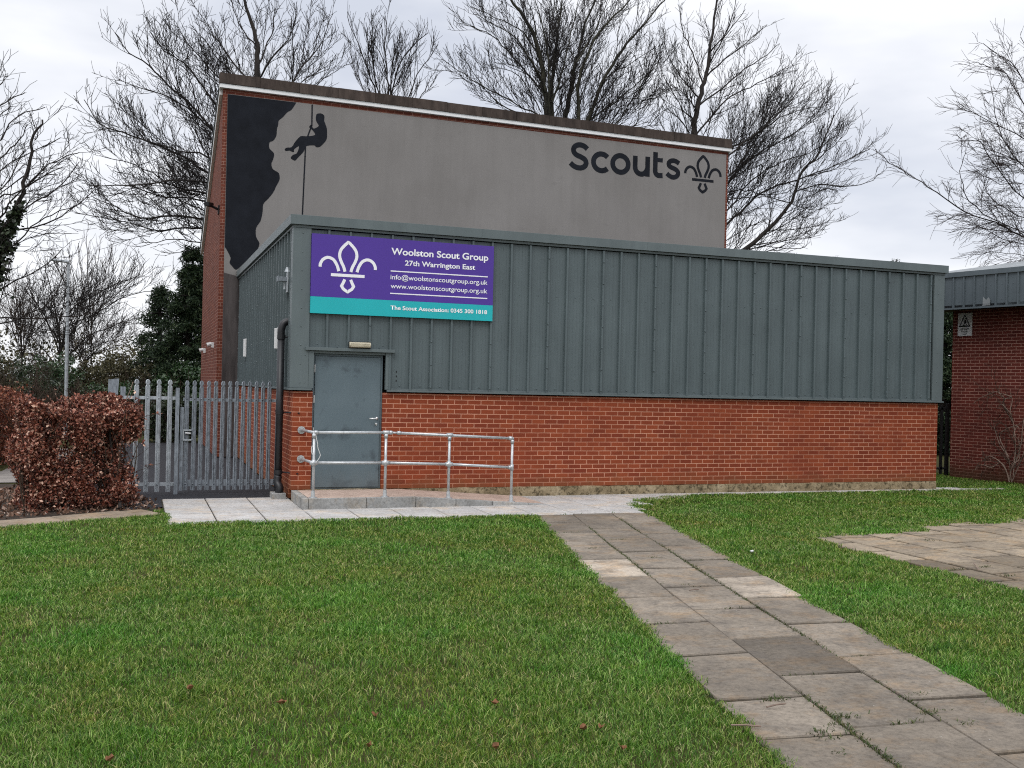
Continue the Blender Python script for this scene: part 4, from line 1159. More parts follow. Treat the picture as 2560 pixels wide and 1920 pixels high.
# black railing across the gap
rg = thing('gap_railing', 'black metal railing closing the gap between annex and side hall', 'railing', (13.8, 2.4, 0))
yR_ = 2.55
for za_ in (1.50, 0.14):
    t = MB(); t.box(12.6, 15.14, yR_ - 0.02, yR_ + 0.02, za_, za_ + 0.05); t.build('rail', MT['black'], rg)
for x in (13.0, 13.3, 13.6, 13.9, 14.2, 14.5, 14.72):
    t = MB(); t.tube([(x, yR_, 0.05), (x, yR_, 1.68)], 0.016, 6); t.build('bar', MT['black'], rg)
t = MB(); t.box(14.90, 14.955, yR_ - 0.02, yR_ + 0.02, 0.04, 1.60); t.build('bar', MT['black'], rg)
t = MB(); t.box(15.06, 15.13, yR_ - 0.03, yR_ + 0.03, 0, 1.64); t.build('post', MT['black'], rg)

# ================================================================== PALISADE FENCE AND GATE
YF = 1.22
def pale(mb, x, z0, z1, w, y, lean=0.0):
    """W-section pale with a rounded, notched head"""
    hw = w / 2 * 0.98
    prof = [(-hw, 0.0), (-hw * 0.55, -0.012), (-hw * 0.22, 0.004), (hw * 0.22, 0.004), (hw * 0.55, -0.012), (hw, 0.0)]
    zs = [(z0, 1.0), (z1 - 0.105, 1.0), (z1 - 0.095, 0.66), (z1 - 0.075, 0.66), (z1 - 0.06, 1.0), (z1 - 0.03, 0.92), (z1 - 0.008, 0.55), (z1, 0.18)]
    b0 = len(mb.v)
    for z, s_ in zs:
        for u, d in prof: mb.v.append((x + u * s_ + lean * (z - z0), y + d * s_, z))
    n_ = len(prof)
    for i in range(len(zs) - 1):
        for k in range(n_ - 1):
            mb.face((b0 + i * n_ + k, b0 + i * n_ + k + 1, b0 + (i + 1) * n_ + k + 1, b0 + (i + 1) * n_ + k))
    for zz in (0.14, 1.50):
        mb.dome((x + lean * (zz - z0), y - 0.004, zz), 0.010, (0, -1, 0))
    return mb
def solid(o, th):
    s_ = o.modifiers.new('thickness', 'SOLIDIFY'); s_.thickness = th; s_.offset = 1.0
fe = thing('palisade_fence', 'bright galvanised steel palisade fence panel beside the brown hedge', 'fence', (-2.1, YF, 0))
for za_ in (1.478, 0.114):
    t = MB(); t.box(-2.42, -1.62, YF + 0.012, YF + 0.055, za_, za_ + 0.049); t.build('rail', MT['galv'], fe)
for x in (-2.24, -2.076, -1.91, -1.744):
    o = pale(MB(), x, 0.02, 1.79, 0.068, YF, 0.0).build('pale', MT['galv'], fe); solid(o, 0.004)
t = MB(); t.box(-2.478, -2.402, YF + 0.02, YF + 0.10, 0, 1.668); t.build('post', MT['galv_dull'], fe)
t = MB(); t.hexa([(-2.655, YF - 0.01, 1.52), (-2.515, YF - 0.01, 1.50), (-2.515, YF + 0.005, 1.50), (-2.655, YF + 0.005, 1.52)], [(-2.655, YF - 0.01, 1.778), (-2.500, YF - 0.01, 1.795), (-2.500, YF + 0.005, 1.795), (-2.655, YF + 0.005, 1.778)]); t.build('end_plate', MT['galv_dull'], fe)
t = MB(); t.box(-1.657, -1.600, YF - 0.02, YF + 0.05, -0.02, 1.667); t.build('post', MT['galv_dull'], fe)
gt = thing('palisade_gate', 'dull grey palisade gate of close pales between fence and annex', 'gate', (-0.85, YF + 0.06, 0))
YG = YF + 0.05
for za_, zc_ in ((1.460, 1.509), (0.10, 0.197)):
    t = MB(); t.box(-1.54, -0.09, YG + 0.012, YG + 0.052, za_, zc_); t.build('rail', MT['galv_dull'], gt)
t = MB(); t.box(-1.578, -1.528, YG - 0.01, YG + 0.06, 0.03, 1.36); t.build('stile', MT['galv_dull'], gt)
t = MB(); t.box(-0.085, -0.03, YG - 0.01, YG + 0.06, 0.05, 1.62); t.build('stile', MT['galv_dull'], gt)
for x in (-1.482, -1.370, -1.262, -1.152, -1.042, -0.932, -0.822, -0.718, -0.614, -0.510, -0.405, -0.300, -0.195, -0.120):
    if x > -0.15: continue
    o = pale(MB(), x, 0.035, 1.785 + 0.012 * (x + 1.5) / 1.4, 0.064, YG, (rng.random() - 0.5) * 0.004).build('pale', MT['galv_dull'], gt); solid(o, 0.004)
t = MB(); t.box(-1.535, -1.405, YG - 0.03, YG + 0.03, 0.985, 1.005); t.box(-1.535, -1.405, YG - 0.03, YG + 0.03, 0.83, 0.848); t.box(-1.535, -1.52, YG - 0.03, YG + 0.03, 0.849, 0.984)
lb = t.build('lock_box', MT['galv'], gt)
t = MB(); t.tube([(-1.50, YG - 0.03, 0.95), (-1.42, YG - 0.03, 0.945)], 0.014, 8); t.build('bolt', MT['steel'], lb)

# ================================================================== LAMP POST
YL = 16.6
a1 = at(148 * 1.1573, 565 * 1.1573, YL); a0 = at(143 * 1.1573, 840 * 1.1573, YL); a0 = a0 + (a1 - a0) * (-a0[2] / (a1[2] - a0[2]))
lp = thing('street_lamp', 'tall grey lamp column with flat head behind the left hedge', 'street lamp', tuple(a0))
t = MB(); t.tube([a0, a0 + (a1 - a0) * 0.17], 0.065, 12); t.tube([a0 + (a1 - a0) * 0.17, a0 + (a1 - a0) * 0.60], 0.050, 12); t.tube([a0 + (a1 - a0) * 0.60, a1], 0.043, 12, r1=0.034); t.tube([a0 + (a1 - a0) * 0.585, a0 + (a1 - a0) * 0.60], 0.060, 12); t.build('column', MT['galv'], lp)
hx, hy, hz = a1
t = MB(); t.hexa([(hx - 0.50, hy - 0.08, hz), (hx + 0.03, hy - 0.08, hz - 0.05), (hx + 0.03, hy + 0.08, hz - 0.05), (hx - 0.50, hy + 0.08, hz)], [(hx - 0.50, hy - 0.08, hz + 0.05), (hx + 0.03, hy - 0.08, hz + 0.03), (hx + 0.03, hy + 0.08, hz + 0.03), (hx - 0.50, hy + 0.08, hz + 0.05)]); t.build('lamp_head', MT['galv'], lp, bevel=0.02)

# ================================================================== TREES
def unit(v): return v / (np.linalg.norm(v) + 1e-9)
tr_rng = np.random.default_rng(5)
def wander(p0, d, L, n, curl, up):
    """a gently curving shoot"""
    pts = [p0]; step = L / (n - 1)
    for i in range(n - 1):
        d = unit(d + tr_rng.normal(size=3) * curl + np.array([0, 0, up]))
        pts.append(pts[-1] + d * step)
    return np.array(pts)

def grow(limbs, dens=1.0, up=0.05, len1=0.46, spread=0.66, droop=0.0, twig=0.0077, lv=3, lmax=3.2, l3=(0.22, 0.5), flat=1.0):
    """limbs: (points, r0, r1). Returns thick and fine lines."""
    fine = []
    def child(p, r, level, Lpar):
        n = len(p)
        seg = np.linalg.norm(np.diff(p, axis=0), axis=1); cum = np.concatenate([[0], np.cumsum(seg)]); tot = cum[-1]
        sp_ = (0.36, 0.22, 0.165)[level] / dens
        s0 = tot * (0.10 if level == 0 else 0.22)
        s = s0 + tr_rng.random() * sp_
        while s < tot:
            i = min(n - 2, int(np.searchsorted(cum, s) - 1)); f_ = (s - cum[i]) / max(1e-6, seg[i])
            q = p[i] * (1 - f_) + p[i + 1] * f_; rq = r[i] * (1 - f_) + r[i + 1] * f_
            d = unit(p[i + 1] - p[i])
            side = tr_rng.normal(size=3); side[2] *= 0.8; side[1] *= flat; side = unit(side - d * (side @ d))
            ang = spread * (0.65 + 0.6 * tr_rng.random())
            nd = unit(d * math.cos(ang) + side * math.sin(ang) + np.array([0, 0, up * 1.6]))
            rem = 1 - s / tot
            if level == 0: L = min(lmax, tot * len1) * (0.35 + 0.75 * rem) * (0.6 + 0.7 * tr_rng.random())
            elif level == 1: L = max(0.25, Lpar * 0.42) * (0.45 + 0.7 * rem) * (0.6 + 0.7 * tr_rng.random())
            else: L = l3[0] + (l3[1] - l3[0]) * tr_rng.random()
            k = (6, 4, 3)[level]
            c = wander(q, nd, L, k, (0.10, 0.12, 0.15)[level], (up * 1.3 if level < 2 else up * 2.0) - droop * (level > 0))
            r0_ = min(rq * 0.62, (0.019, 0.0115, 0.0085)[level] * (L / (2.0, 0.8, 0.35)[level]) ** 0.7)
            r0_ = max(r0_, twig)
            rr = np.linspace(r0_, max(twig * 0.8, r0_ * 0.32), k)
            fine.append((c, rr))
            if level < lv - 1: child(c, rr, level + 1, L)
            s += sp_ * (0.55 + 0.9 * tr_rng.random())
    for p, r in limbs: child(p, r, 0, 0)
    return fine

def tree(name, label, traced, off, scale, Y, base, r_base, trunk_mat, twig_mat, group=None, jit=1.6, **kw):
    """traced: list of (pixel polyline, start radius[, depth shift]); off/scale bring crop pixels to photograph pixels"""
    o = thing(name, label, 'tree', (base[0], base[1], 0), group)
    limbs = []
    for item in traced:
        px, r0 = item[0], item[1]
        dy = item[2] if len(item) > 2 else (tr_rng.random() - 0.5) * 2 * jit
        n = len(px); pts = []
        for i, (x, y) in enumerate(px):
            t_ = i / max(1, n - 1)
            pts.append(at(off[0] + scale * x, off[1] + scale * y, Y + dy * t_ ** 0.8))
        pts = np.array(catmull(pts, 3))
        L = len(pts)
        pts[1:-1] += tr_rng.normal(size=(L - 2, 3)) * 0.022
        rs = r0 * (0.68 if r0 > 0.125 else 0.43)
        limbs.append((pts, np.linspace(rs, max(0.010, rs * 0.25), L)))
    trunk = [(p, r) for p, r in limbs]
    top = limbs[0][0][0]
    tb_ = np.array([[base[0], base[1], -0.1], [base[0] * .85 + top[0] * .15, base[1] * .85 + top[1] * .15, top[2] * 0.3], [base[0] * .3 + top[0] * .7, base[1] * .3 + top[1] * .7, top[2] * 0.7], top])
    trunk.append((np.array(catmull(tb_, 4)), np.linspace(r_base, limbs[0][1][0], 13)))
    tubes_mesh('trunk', trunk, trunk_mat, o, sides=8)
    fine_ = grow(limbs, **kw); print('twigs', len(fine_))
    tubes_mesh('crown', fine_, twig_mat, o, sides=3)
    return o

K = 860 / 2212
GRP = 'bare trees around the halls'
# big spreading tree behind the left end of the hall
root = (1690, 1650)
def J1(*pts, start=None): return [start or root] + list(pts)
T1 = [([(1690, 2000), (1672, 1300), (1668, 900), (1658, 600), (1655, 490), (1660, 350), (1650, 250), (1600, 100), (1560, -40)], 0.24, 0.0),
      (J1((1400, 860), (1250, 700), (1100, 560), (960, 430), (830, 340), (740, 210), start=(1668, 1120)), 0.11),
      (J1((1380, 660), (1280, 520), (1180, 400), (1060, 330), (960, 200), start=(1668, 950)), 0.09),
      (J1((1370, 840), (1250, 740), (1100, 630), (900, 560), (745, 515), start=(1670, 1180)), 0.09),
      (J1((1350, 1120), (1150, 1000), (980, 920), (780, 850), (640, 790), (540, 640), start=(1675, 1330)), 0.11),
      (J1((1340, 1010), (1200, 980), (1050, 940), (900, 890), (720, 870), start=(1672, 1250)), 0.085),
      (J1((1330, 1170), (1100, 1170), (830, 1190), (560, 1190), start=(1675, 1300)), 0.10),
      (J1((1320, 1240), (1200, 1220), (1080, 1180), (980, 1110), (800, 1040), (640, 1000), start=(1678, 1370)), 0.08),
      (J1((1310, 1290), (1050, 1270), (850, 1200), (720, 1190), start=(1680, 1380)), 0.08),
      (J1((1300, 1410), (1100, 1390), (900, 1400), (760, 1340), (600, 1270), start=(1682, 1480)), 0.10),
      (J1((1300, 1470), (1150, 1470), (980, 1480), (820, 1430), (480, 1370), start=(1682, 1540)), 0.09),
      (J1((1320, 1350), (1200, 1300), (1000, 1230), (900, 1270), start=(1680, 1420)), 0.06),
      ([(1656, 560), (1560, 480), (1450, 330), (1350, 180), (1270, 70)], 0.085),
      ([(1660, 640), (1520, 490), (1400, 380), (1290, 230)], 0.07),
      ([(1657, 520), (1750, 380), (1850, 250), (1910, 90)], 0.085),
      ([(1660, 420), (1720, 280), (1760, 120), (1770, -20)], 0.07),
      ([(1668, 800), (1790, 640), (1880, 520), (1980, 380), (2080, 260), (2140, 90)], 0.09),
      ([(1880, 520), (1890, 380), (1880, 220), (1870, 100)], 0.05),
      ([(1650, 300), (1560, 200), (1500, 60), (1480, -40)], 0.06),
      ([(1668, 900), (1560, 700), (1460, 560), (1330, 420), (1200, 260), (1130, 140)], 0.085),
      ([(1790, 640), (1900, 560), (2010, 480), (2120, 440)], 0.05),
      (J1((1290, 1560), (1130, 1540), (960, 1560), start=(1682, 1600)), 0.06)]
tree('bare_tree', 'wide bare tree spreading out to the left from behind the tall hall', T1, (0, 0), K, 20.0, (2.75, 20.2), 0.34, MT['bark'], MT['twig'], GRP, jit=2.4, dens=1.25, up=0.075, lmax=2.4)
# small fan-shaped crown
T2 = [([(315, 900), (312, 620), (300, 450), (290, 300), (300, 130)], 0.10), ([(318, 700), (370, 450), (430, 330), (570, 210)], 0.08), ([(312, 760), (240, 600), (180, 450), (110, 270), (50, 110)], 0.08),
      ([(315, 780), (440, 620), (500, 480), (560, 380), (630, 290)], 0.07), ([(312, 720), (250, 590), (210, 400), (200, 250), (215, 90)], 0.07), ([(316, 680), (340, 400), (390, 240)], 0.07),
      ([(320, 800), (500, 640), (560, 560), (600, 480)], 0.05), ([(310, 820), (180, 620), (110, 480), (60, 330)], 0.06), ([(300, 480), (250, 330), (160, 200)], 0.05), ([(350, 560), (420, 420), (480, 260)], 0.05)]
tree('bare_tree', 'small fan shaped bare tree rising over the middle of the hall roof', T2, (850, 0), K, 23.0, (6.9, 23), 0.22, MT['bark'], MT['twig'], GRP, jit=1.4, dens=1.15, up=0.10, spread=0.5, lmax=2.2)
# big many-stemmed tree in the centre
T4 = [([(1385, 1300), (1360, 900), (1340, 760), (1320, 600), (1300, 450), (1270, 300), (1220, 170), (1150, 70), (1060, -60)], 0.23, 0.0),
      ([(1395, 1200), (1420, 900), (1455, 740), (1488, 560), (1510, 420), (1540, 300), (1580, 150), (1650, -20)], 0.19),
      ([(1370, 900), (1362, 720), (1362, 520), (1380, 350), (1400, 200), (1430, -40)], 0.15),
      ([(1340, 760), (1345, 560), (1330, 300), (1300, 150), (1240, -40)], 0.12),
      ([(1420, 950), (1530, 770), (1530, 560), (1570, 400), (1640, 250), (1760, 110), (1900, -40)], 0.13),
      ([(1430, 980), (1590, 780), (1650, 620), (1750, 420), (1850, 280), (1960, 150), (2090, 0)], 0.13),
      ([(1430, 1000), (1600, 775), (1750, 670), (1850, 590), (1960, 500), (2080, 380)], 0.09),
      ([(1330, 680), (1310, 610), (1200, 470), (1080, 330), (980, 230), (850, 170), (770, 150)], 0.085),
      ([(1320, 600), (1290, 500), (1210, 360), (1100, 220), (960, 140), (870, 90)], 0.08),
      ([(1290, 380), (1240, 290), (1150, 180), (1000, 110), (840, 40)], 0.075),
      ([(1365, 660), (1420, 480), (1460, 330), (1500, 150), (1530, -40)], 0.10),
      ([(1350, 900), (1310, 760), (1180, 700), (1050, 620), (900, 540), (760, 450), (670, 390)], 0.08),
      ([(1345, 950), (1200, 760), (1080, 700), (950, 600), (870, 480), (760, 330)], 0.075),
      ([(1440, 1000), (1700, 850), (1800, 770), (1900, 600), (2000, 450), (2070, 370)], 0.065),
      ([(1440, 1020), (1780, 860), (1900, 800), (1925, 650), (1935, 500), (1960, 380)], 0.05),
      ([(1520, 400), (1600, 260), (1680, 120), (1740, -40)], 0.09), ([(1340, 470), (1390, 300), (1400, 120), (1360, -60)], 0.08),
      ([(1310, 500), (1230, 420), (1130, 420), (990, 400)], 0.05), ([(1650, 620), (1740, 480), (1880, 400), (2030, 300)], 0.06),
      ([(1290, 720), (1180, 520), (1100, 460), (960, 420)], 0.05), ([(1260, 260), (1250, 120), (1200, -30)], 0.07), ([(1440, 1000), (1650, 880), (1850, 820), (2000, 800), (2090, 640)], 0.05)]
tree('bare_tree', 'tallest many stemmed bare tree with thick trunks above the hall roof', T4, (850, 0), K, 19.5, (12.6, 19.6), 0.42, MT['bark_green'], MT['twig'], GRP, jit=1.8, dens=1.12, up=0.075, spread=0.58, lmax=2.5)
# tree at the right end of the hall
T5 = [([(60, 1700), (80, 1100), (90, 870), (100, 740), (140, 600), (170, 480), (190, 330), (210, 190), (240, -20)], 0.21, 0.0),
      ([(130, 640), (60, 560), (10, 500), (-70, 370), (-110, 180)], 0.08), ([(150, 550), (110, 420), (60, 300), (20, 200), (-10, 30)], 0.08),
      ([(85, 960), (110, 860), (230, 720), (330, 620), (450, 560), (600, 480), (700, 420)], 0.10), ([(165, 500), (290, 380), (420, 280), (560, 160)], 0.08), ([(188, 340), (300, 220), (420, 60)], 0.07),
      ([(82, 1150), (300, 1010), (450, 890), (560, 800), (700, 660), (820, 520)], 0.10), ([(80, 1300), (310, 1170), (400, 1060), (560, 950), (720, 870), (870, 740), (950, 620)], 0.10),
      ([(75, 1600), (300, 1440), (420, 1330), (520, 1240), (640, 1190), (760, 1160), (900, 1100), (1050, 1040), (1220, 960)], 0.12),
      ([(70, 1800), (400, 1610), (540, 1500), (640, 1400), (720, 1290), (760, 1170), (800, 1080), (900, 980), (990, 740)], 0.14),
      ([(755, 1225), (900, 1190), (1080, 1195), (1200, 1180), (1300, 1110)], 0.06), ([(560, 1490), (750, 1470), (900, 1450), (990, 1380)], 0.05),
      ([(80, 1330), (310, 1240), (420, 1220), (520, 1250), (680, 1300), (850, 1350), (940, 1330)], 0.07), ([(80, 1380), (310, 1290), (480, 1270), (640, 1270)], 0.06),
      ([(82, 1250), (310, 1140), (420, 1000), (520, 850), (620, 720), (740, 550)], 0.09), ([(72, 1750), (430, 1600), (600, 1590), (780, 1600), (815, 1570)], 0.05),
      ([(88, 920), (60, 860), (-10, 760), (-80, 700), (-150, 560)], 0.06), ([(100, 780), (14, 700), (-66, 560), (-136, 400), (-90, 200)], 0.06),
      ([(82, 1100), (330, 950), (500, 860), (640, 760), (800, 700), (920, 690)], 0.08), ([(800, 1080), (900, 1010), (1030, 900), (1110, 790)], 0.055),
      ([(78, 1500), (310, 1350), (420, 1200), (560, 1090), (720, 1020), (870, 960), (960, 900)], 0.085), ([(75, 1650), (320, 1530), (420, 1470), (560, 1400)], 0.05),
      ([(180, 420), (250, 300), (330, 130), (360, 0)], 0.065), ([(120, 680), (280, 560), (420, 440), (560, 350), (640, 280)], 0.08), ([(105, 720), (60, 640), (-30, 560), (-120, 600)], 0.05)]
tree('bare_tree', 'broad bare tree sweeping right past the end of the hall', T5, (1700, 0), K, 19.0, (18.2, 19.1), 0.36, MT['bark'], MT['twig'], GRP, jit=2.2, dens=1.05, up=0.075, spread=0.60, len1=0.40)
# fine birch-like crown at the right edge
T6 = [([(2600, 2100), (2420, 1500), (2380, 1000), (2330, 500), (2280, 100)], 0.2, 0.0),
      ([(2420, 1600), (2212, 1520), (2030, 1430), (1830, 1360), (1650, 1240), (1500, 1140), (1350, 1040), (1255, 960)], 0.07),
      ([(2400, 1560), (2100, 1450), (1900, 1330), (1830, 1230), (1800, 1100), (1840, 980)], 0.05), ([(2400, 1400), (2212, 1280), (2050, 1100), (1930, 920), (1780, 900)], 0.055),
      ([(2380, 1020), (2212, 900), (2080, 820), (1950, 760), (1775, 650)], 0.05), ([(2360, 850), (2212, 690), (2100, 480), (1980, 430), (1920, 400)], 0.05),
      ([(2340, 640), (2212, 520), (2120, 400), (1950, 280)], 0.045), ([(2400, 1300), (2150, 1000), (2050, 820), (2000, 560)], 0.05),
      ([(2440, 1700), (2212, 1650), (2050, 1620), (1900, 1640)], 0.03), ([(2390, 1150), (2212, 1050), (2080, 1000), (1900, 940)], 0.045),
      ([(2380, 1250), (2212, 1180), (2060, 1180), (1900, 1100)], 0.04), ([(2330, 520), (2270, 380), (2190, 240)], 0.04), ([(2400, 1480), (2212, 1400), (2080, 1330), (1980, 1240), (1950, 1130)], 0.045),
      ([(2420, 1640), (2212, 1570), (2080, 1540), (1900, 1440), (1800, 1420)], 0.035)]
tree('birch_tree', 'fine twigged reddish bare tree above the side hall roof', T6, (1700, 0), K, 12.0, (33.0, 12.0), 0.28, MT['bark'], MT['twig_red'], GRP, jit=1.2, dens=1.15, up=0.0, spread=0.5, droop=0.05, lmax=1.8, l3=(0.25, 0.6), twig=0.0062)
# left edge tree
T7 = [([(-80, 2300), (-60, 1800), (0, 1510), (60, 1430), (110, 1330), (160, 1180), (200, 1020), (230, 880), (272, 770)], 0.13, 0.0),
      ([(225, 900), (240, 850), (190, 715)], 0.03), ([(180, 1120), (60, 1200), (-60, 1290)], 0.04), ([(-60, 1340), (0, 1270), (120, 1230), (300, 1120), (420, 1080)], 0.055),
      ([(-100, 980), (0, 890), (100, 760), (290, 690)], 0.05), ([(60, 1420), (250, 1280), (400, 1180), (510, 1040)], 0.045), ([(20, 1500), (300, 1440), (450, 1360), (600, 1225)], 0.05),
      ([(-120, 760), (30, 650), (100, 620), (160, 595)], 0.04), ([(-140, 680), (20, 520), (50, 480)], 0.04), ([(-80, 1180), (0, 1090), (150, 1000), (390, 885)], 0.045),
      ([(-60, 1700), (60, 1600), (200, 1460), (330, 1380), (480, 1330)], 0.05), ([(-80, 1480), (0, 1400), (100, 1260), (260, 1100), (420, 1010), (510, 980)], 0.055),
      ([(-100, 1150), (30, 980), (120, 900), (180, 800)], 0.05), ([(-40, 2050), (30, 2040), (300, 2040), (600, 2000), (900, 1760)], 0.05), ([(-60, 2100), (120, 2050), (330, 1930), (420, 1720)], 0.045),
      ([(-60, 1900), (100, 1800), (250, 1740), (400, 1600)], 0.045), ([(-100, 860), (0, 740), (60, 680), (70, 590)], 0.035), ([(-80, 1280), (60, 1140), (160, 960)], 0.045)]
tree('bare_tree', 'leaning bare tree with ivy on its trunk at the left edge', T7, (0, 0), K, 12.0, (-6.4, 12.0), 0.2, MT['bark'], MT['twig'], GRP, jit=1.3, dens=1.1, up=0.03, spread=0.65, lmax=2.0, twig=0.0062)
ivy_o = bpy.data.objects[[o.name for o in bpy.data.objects if o.get('label', '').startswith('leaning bare tree')][0]]
pts = []
for i in range(1600):
    t_ = tr_rng.random(); c = at(K * (-60 + 175 * t_ ** 1.2), K * (1850 - 520 * t_), 12.0)
    pts.append(c + tr_rng.normal(size=3) * 0.13 * (1.15 - 0.7 * t_))
leaf_cards('ivy', np.array(pts), 0.11, MT['ivy'], ivy_o, elong=1.2)
# twiggy trees beyond the hedge
T8 = [([(385, 1100), (382, 560), (370, 400), (330, 250), (290, 60)], 0.11, 0.0), ([(388, 620), (430, 400), (520, 300), (700, 200), (900, 120)], 0.07), ([(386, 660), (440, 460), (600, 380), (850, 250), (1080, 220)], 0.07),
      ([(384, 640), (340, 500), (250, 330), (170, 170)], 0.07), ([(388, 700), (560, 520), (760, 440), (960, 380)], 0.06), ([(376, 460), (420, 280), (440, 60)], 0.05), ([(384, 720), (240, 560), (110, 430), (0, 330)], 0.06),
      ([(383, 560), (300, 420), (210, 300), (80, 240)], 0.05), ([(390, 600), (520, 420), (640, 280), (740, 120)], 0.05), ([(384, 760), (480, 640), (640, 560), (820, 520)], 0.05), ([(384, 760), (280, 680), (150, 600), (60, 560)], 0.05)]
tree('bare_tree', 'bushy bare tree directly behind the street lamp', T8, (0, 640), K, 27.0, (-5.0, 27.0), 0.2, MT['bark'], MT['twig'], GRP, jit=1.8, dens=1.25, twig=0.0068, lmax=2.4, len1=0.5, up=0.07, spread=0.6)
T9 = [([(590, 700), (580, 420), (575, 250), (560, 60), (555, -130)], 0.06, 0.0)] + [([(585, 560 - 20 * k), (580 + dx * 0.5, 330 - 10 * k), (580 + dx, 90 - 8 * k), (580 + dx * 1.25, -110 + abs(dx) * 0.45)], 0.035) for k, dx in enumerate((-190, -120, -60, 50, 110, 170, 230, -240))]
tree('bare_tree', 'thin upright fan of bare shoots between lamp and dark evergreen', T9, (0, 640), K, 30.0, (-3.0, 30.0), 0.1, MT['bark'], MT['twig_brown'], GRP, jit=1.5, dens=0.8, twig=0.0062, up=0.06, spread=0.4, lmax=1.6)
T10 = [([(150, 1000), (140, 620), (130, 380), (120, 200)], 0.06, 0.0)] + [([(145, 700 - 15 * k), (145 + dx * 0.4, 480), (145 + dx, 300 + abs(dx) * 0.3), (145 + dx * 1.3, 160 + abs(dx) * 0.5)], 0.04) for k, dx in enumerate((-150, -90, -40, 40, 90, 140, 200))]
tree('bare_tree', 'low thicket of brown bare stems left of the street lamp', T10, (0, 640), K, 28.5, (-6.5, 28.5), 0.1, MT['bark'], MT['twig_brown'], GRP, jit=1.8, dens=1.4, twig=0.0064, up=0.05, spread=0.6)

T11 = [([(560, 1000), (555, 700), (545, 520), (540, 380)], 0.06, 0.0)] + [([(555, 760 - 15 * k), (555 + dx * 0.4, 600), (555 + dx, 470 + abs(dx) * 0.2), (555 + dx * 1.35, 360 + abs(dx) * 0.4)], 0.04) for k, dx in enumerate((-190, -120, -60, 50, 110, 180, 260, 320))]
tree('bare_tree', 'low brown thicket of bare stems right of the street lamp', T11, (0, 640), K, 31.0, (-2.8, 31.0), 0.1, MT['bark'], MT['twig_brown'], GRP, jit=1.8, dens=1.5, twig=0.0064, up=0.05, spread=0.6)

# ------------------------------------------------------------------ evergreens and shrubs
def blob_points(blobs, n, shell=0.55):
    """points spread through the outer part of several ellipsoids (cx, cy, cz, rx, ry, rz)"""
    w = np.array([b_[3] * b_[4] * b_[5] for b_ in blobs]) ** 0.67; w /= w.sum()
    pick = tr_rng.choice(len(blobs), n, p=w); B = np.array(blobs)[pick]
    d = tr_rng.normal(size=(n, 3)); d /= np.linalg.norm(d, axis=1, keepdims=True)
    r = (shell + (1 - shell) * tr_rng.random(n) ** 0.6)[:, None]
    return B[:, :3] + d * r * B[:, 3:]

def clumps(c, R, n, rmin, rmax):
    """small leaf clumps scattered through an ellipsoid, so that the outline is uneven"""
    out = []
    for i in range(n):
        d = unit(tr_rng.normal(size=3)); k = 0.25 + 0.75 * tr_rng.random() ** 0.5
        r = rmin + (rmax - rmin) * tr_rng.random()
        out.append((c[0] + d[0] * R[0] * k, c[1] + d[1] * R[1] * k, max(r * 0.5, c[2] + d[2] * R[2] * k), r, r, r * 0.8))
    return out

def shrub(name, label, c, R, nclump, rr, nleaf, size, mat, stems=14, cat='shrub', group='shrubs beyond the hedge', twigm='twig_brown', elong=1.8, twigs=0):
    o = thing(name, label, cat, (c[0], c[1], 0), group)
    leaf_cards('foliage', blob_points(clumps(c, R, nclump, *rr), nleaf, 0.35), size, MT[mat], o, elong=elong)
    st = []
    for i in range(stems):
        a = tr_rng.random() * 6.28; k = tr_rng.random()
        e = np.array([c[0] + math.cos(a) * R[0] * k, c[1] + math.sin(a) * R[1] * k, c[2] + R[2] * (0.2 + 0.7 * tr_rng.random())])
        p0 = np.array([c[0] + math.cos(a) * 0.25 * R[0], c[1] + math.sin(a) * 0.25 * R[1], -0.05])
        p = np.array(catmull([p0, p0 * .5 + e * .5 + tr_rng.normal(size=3) * 0.1, e], 4)); st.append((p, np.linspace(0.022, 0.006, len(p))))
    lines = list(st)
    if twigs: lines += grow(st, dens=twigs, up=0.05, spread=0.8, lmax=0.9, twig=0.004, l3=(0.12, 0.3))
    tubes_mesh('stems', lines, MT[twigm], o, sides=3)
    return o

# dark conifer beside the hall
def conifer(label, px_c, Y, zlo, ztop, wlo, n, mat='conifer', lean=0.0):
    c = at(px_c[0], px_c[1], Y); o = thing('evergreen_tree', label, 'tree', (c[0], Y, 0), 'dark evergreens')
    bl = []
    H = ztop - zlo
    for i in range(230):
        t_ = tr_rng.random() ** 0.85; z = zlo + H * t_
        w = wlo * (1 - t_) ** 0.7 * (0.30 + 0.85 * tr_rng.random()) + 0.08
        a = tr_rng.random() * 6.28
        r = 0.17 + 0.26 * (1 - t_) * tr_rng.random()
        bl.append((c[0] + math.cos(a) * w + lean * t_, Y + math.sin(a) * w, z - 0.18 * w, r * 1.1, r * 1.1, r * 0.75))
    leaf_cards('crown', blob_points(bl, n, 0.3), 0.115, MT[mat], o, bias=(0, 0, -0.35), elong=3.2)
    tubes_mesh('trunk', [(np.array([[c[0], Y, -0.1], [c[0], Y, zlo + H * 0.5], [c[0] + lean, Y, ztop - 0.2]]), np.array([0.2, 0.12, 0.03]))] +
               [(np.array([[c[0], Y, b_[2]], [b_[0], b_[1], b_[2]]]), np.array([0.03, 0.01])) for b_ in bl], MT['bark'], o, sides=5)
    return o
conifer('tall dark evergreen pressed against the left side of the hall', (408 * 1.1573, 700 * 1.1573), 21.0, 0.2, 6.3, 1.35, 48000, lean=0.1)
conifer('looser dark evergreen a little left of the tall one', (345 * 1.1573, 720 * 1.1573), 24.0, 0.1, 5.2, 1.3, 17000)
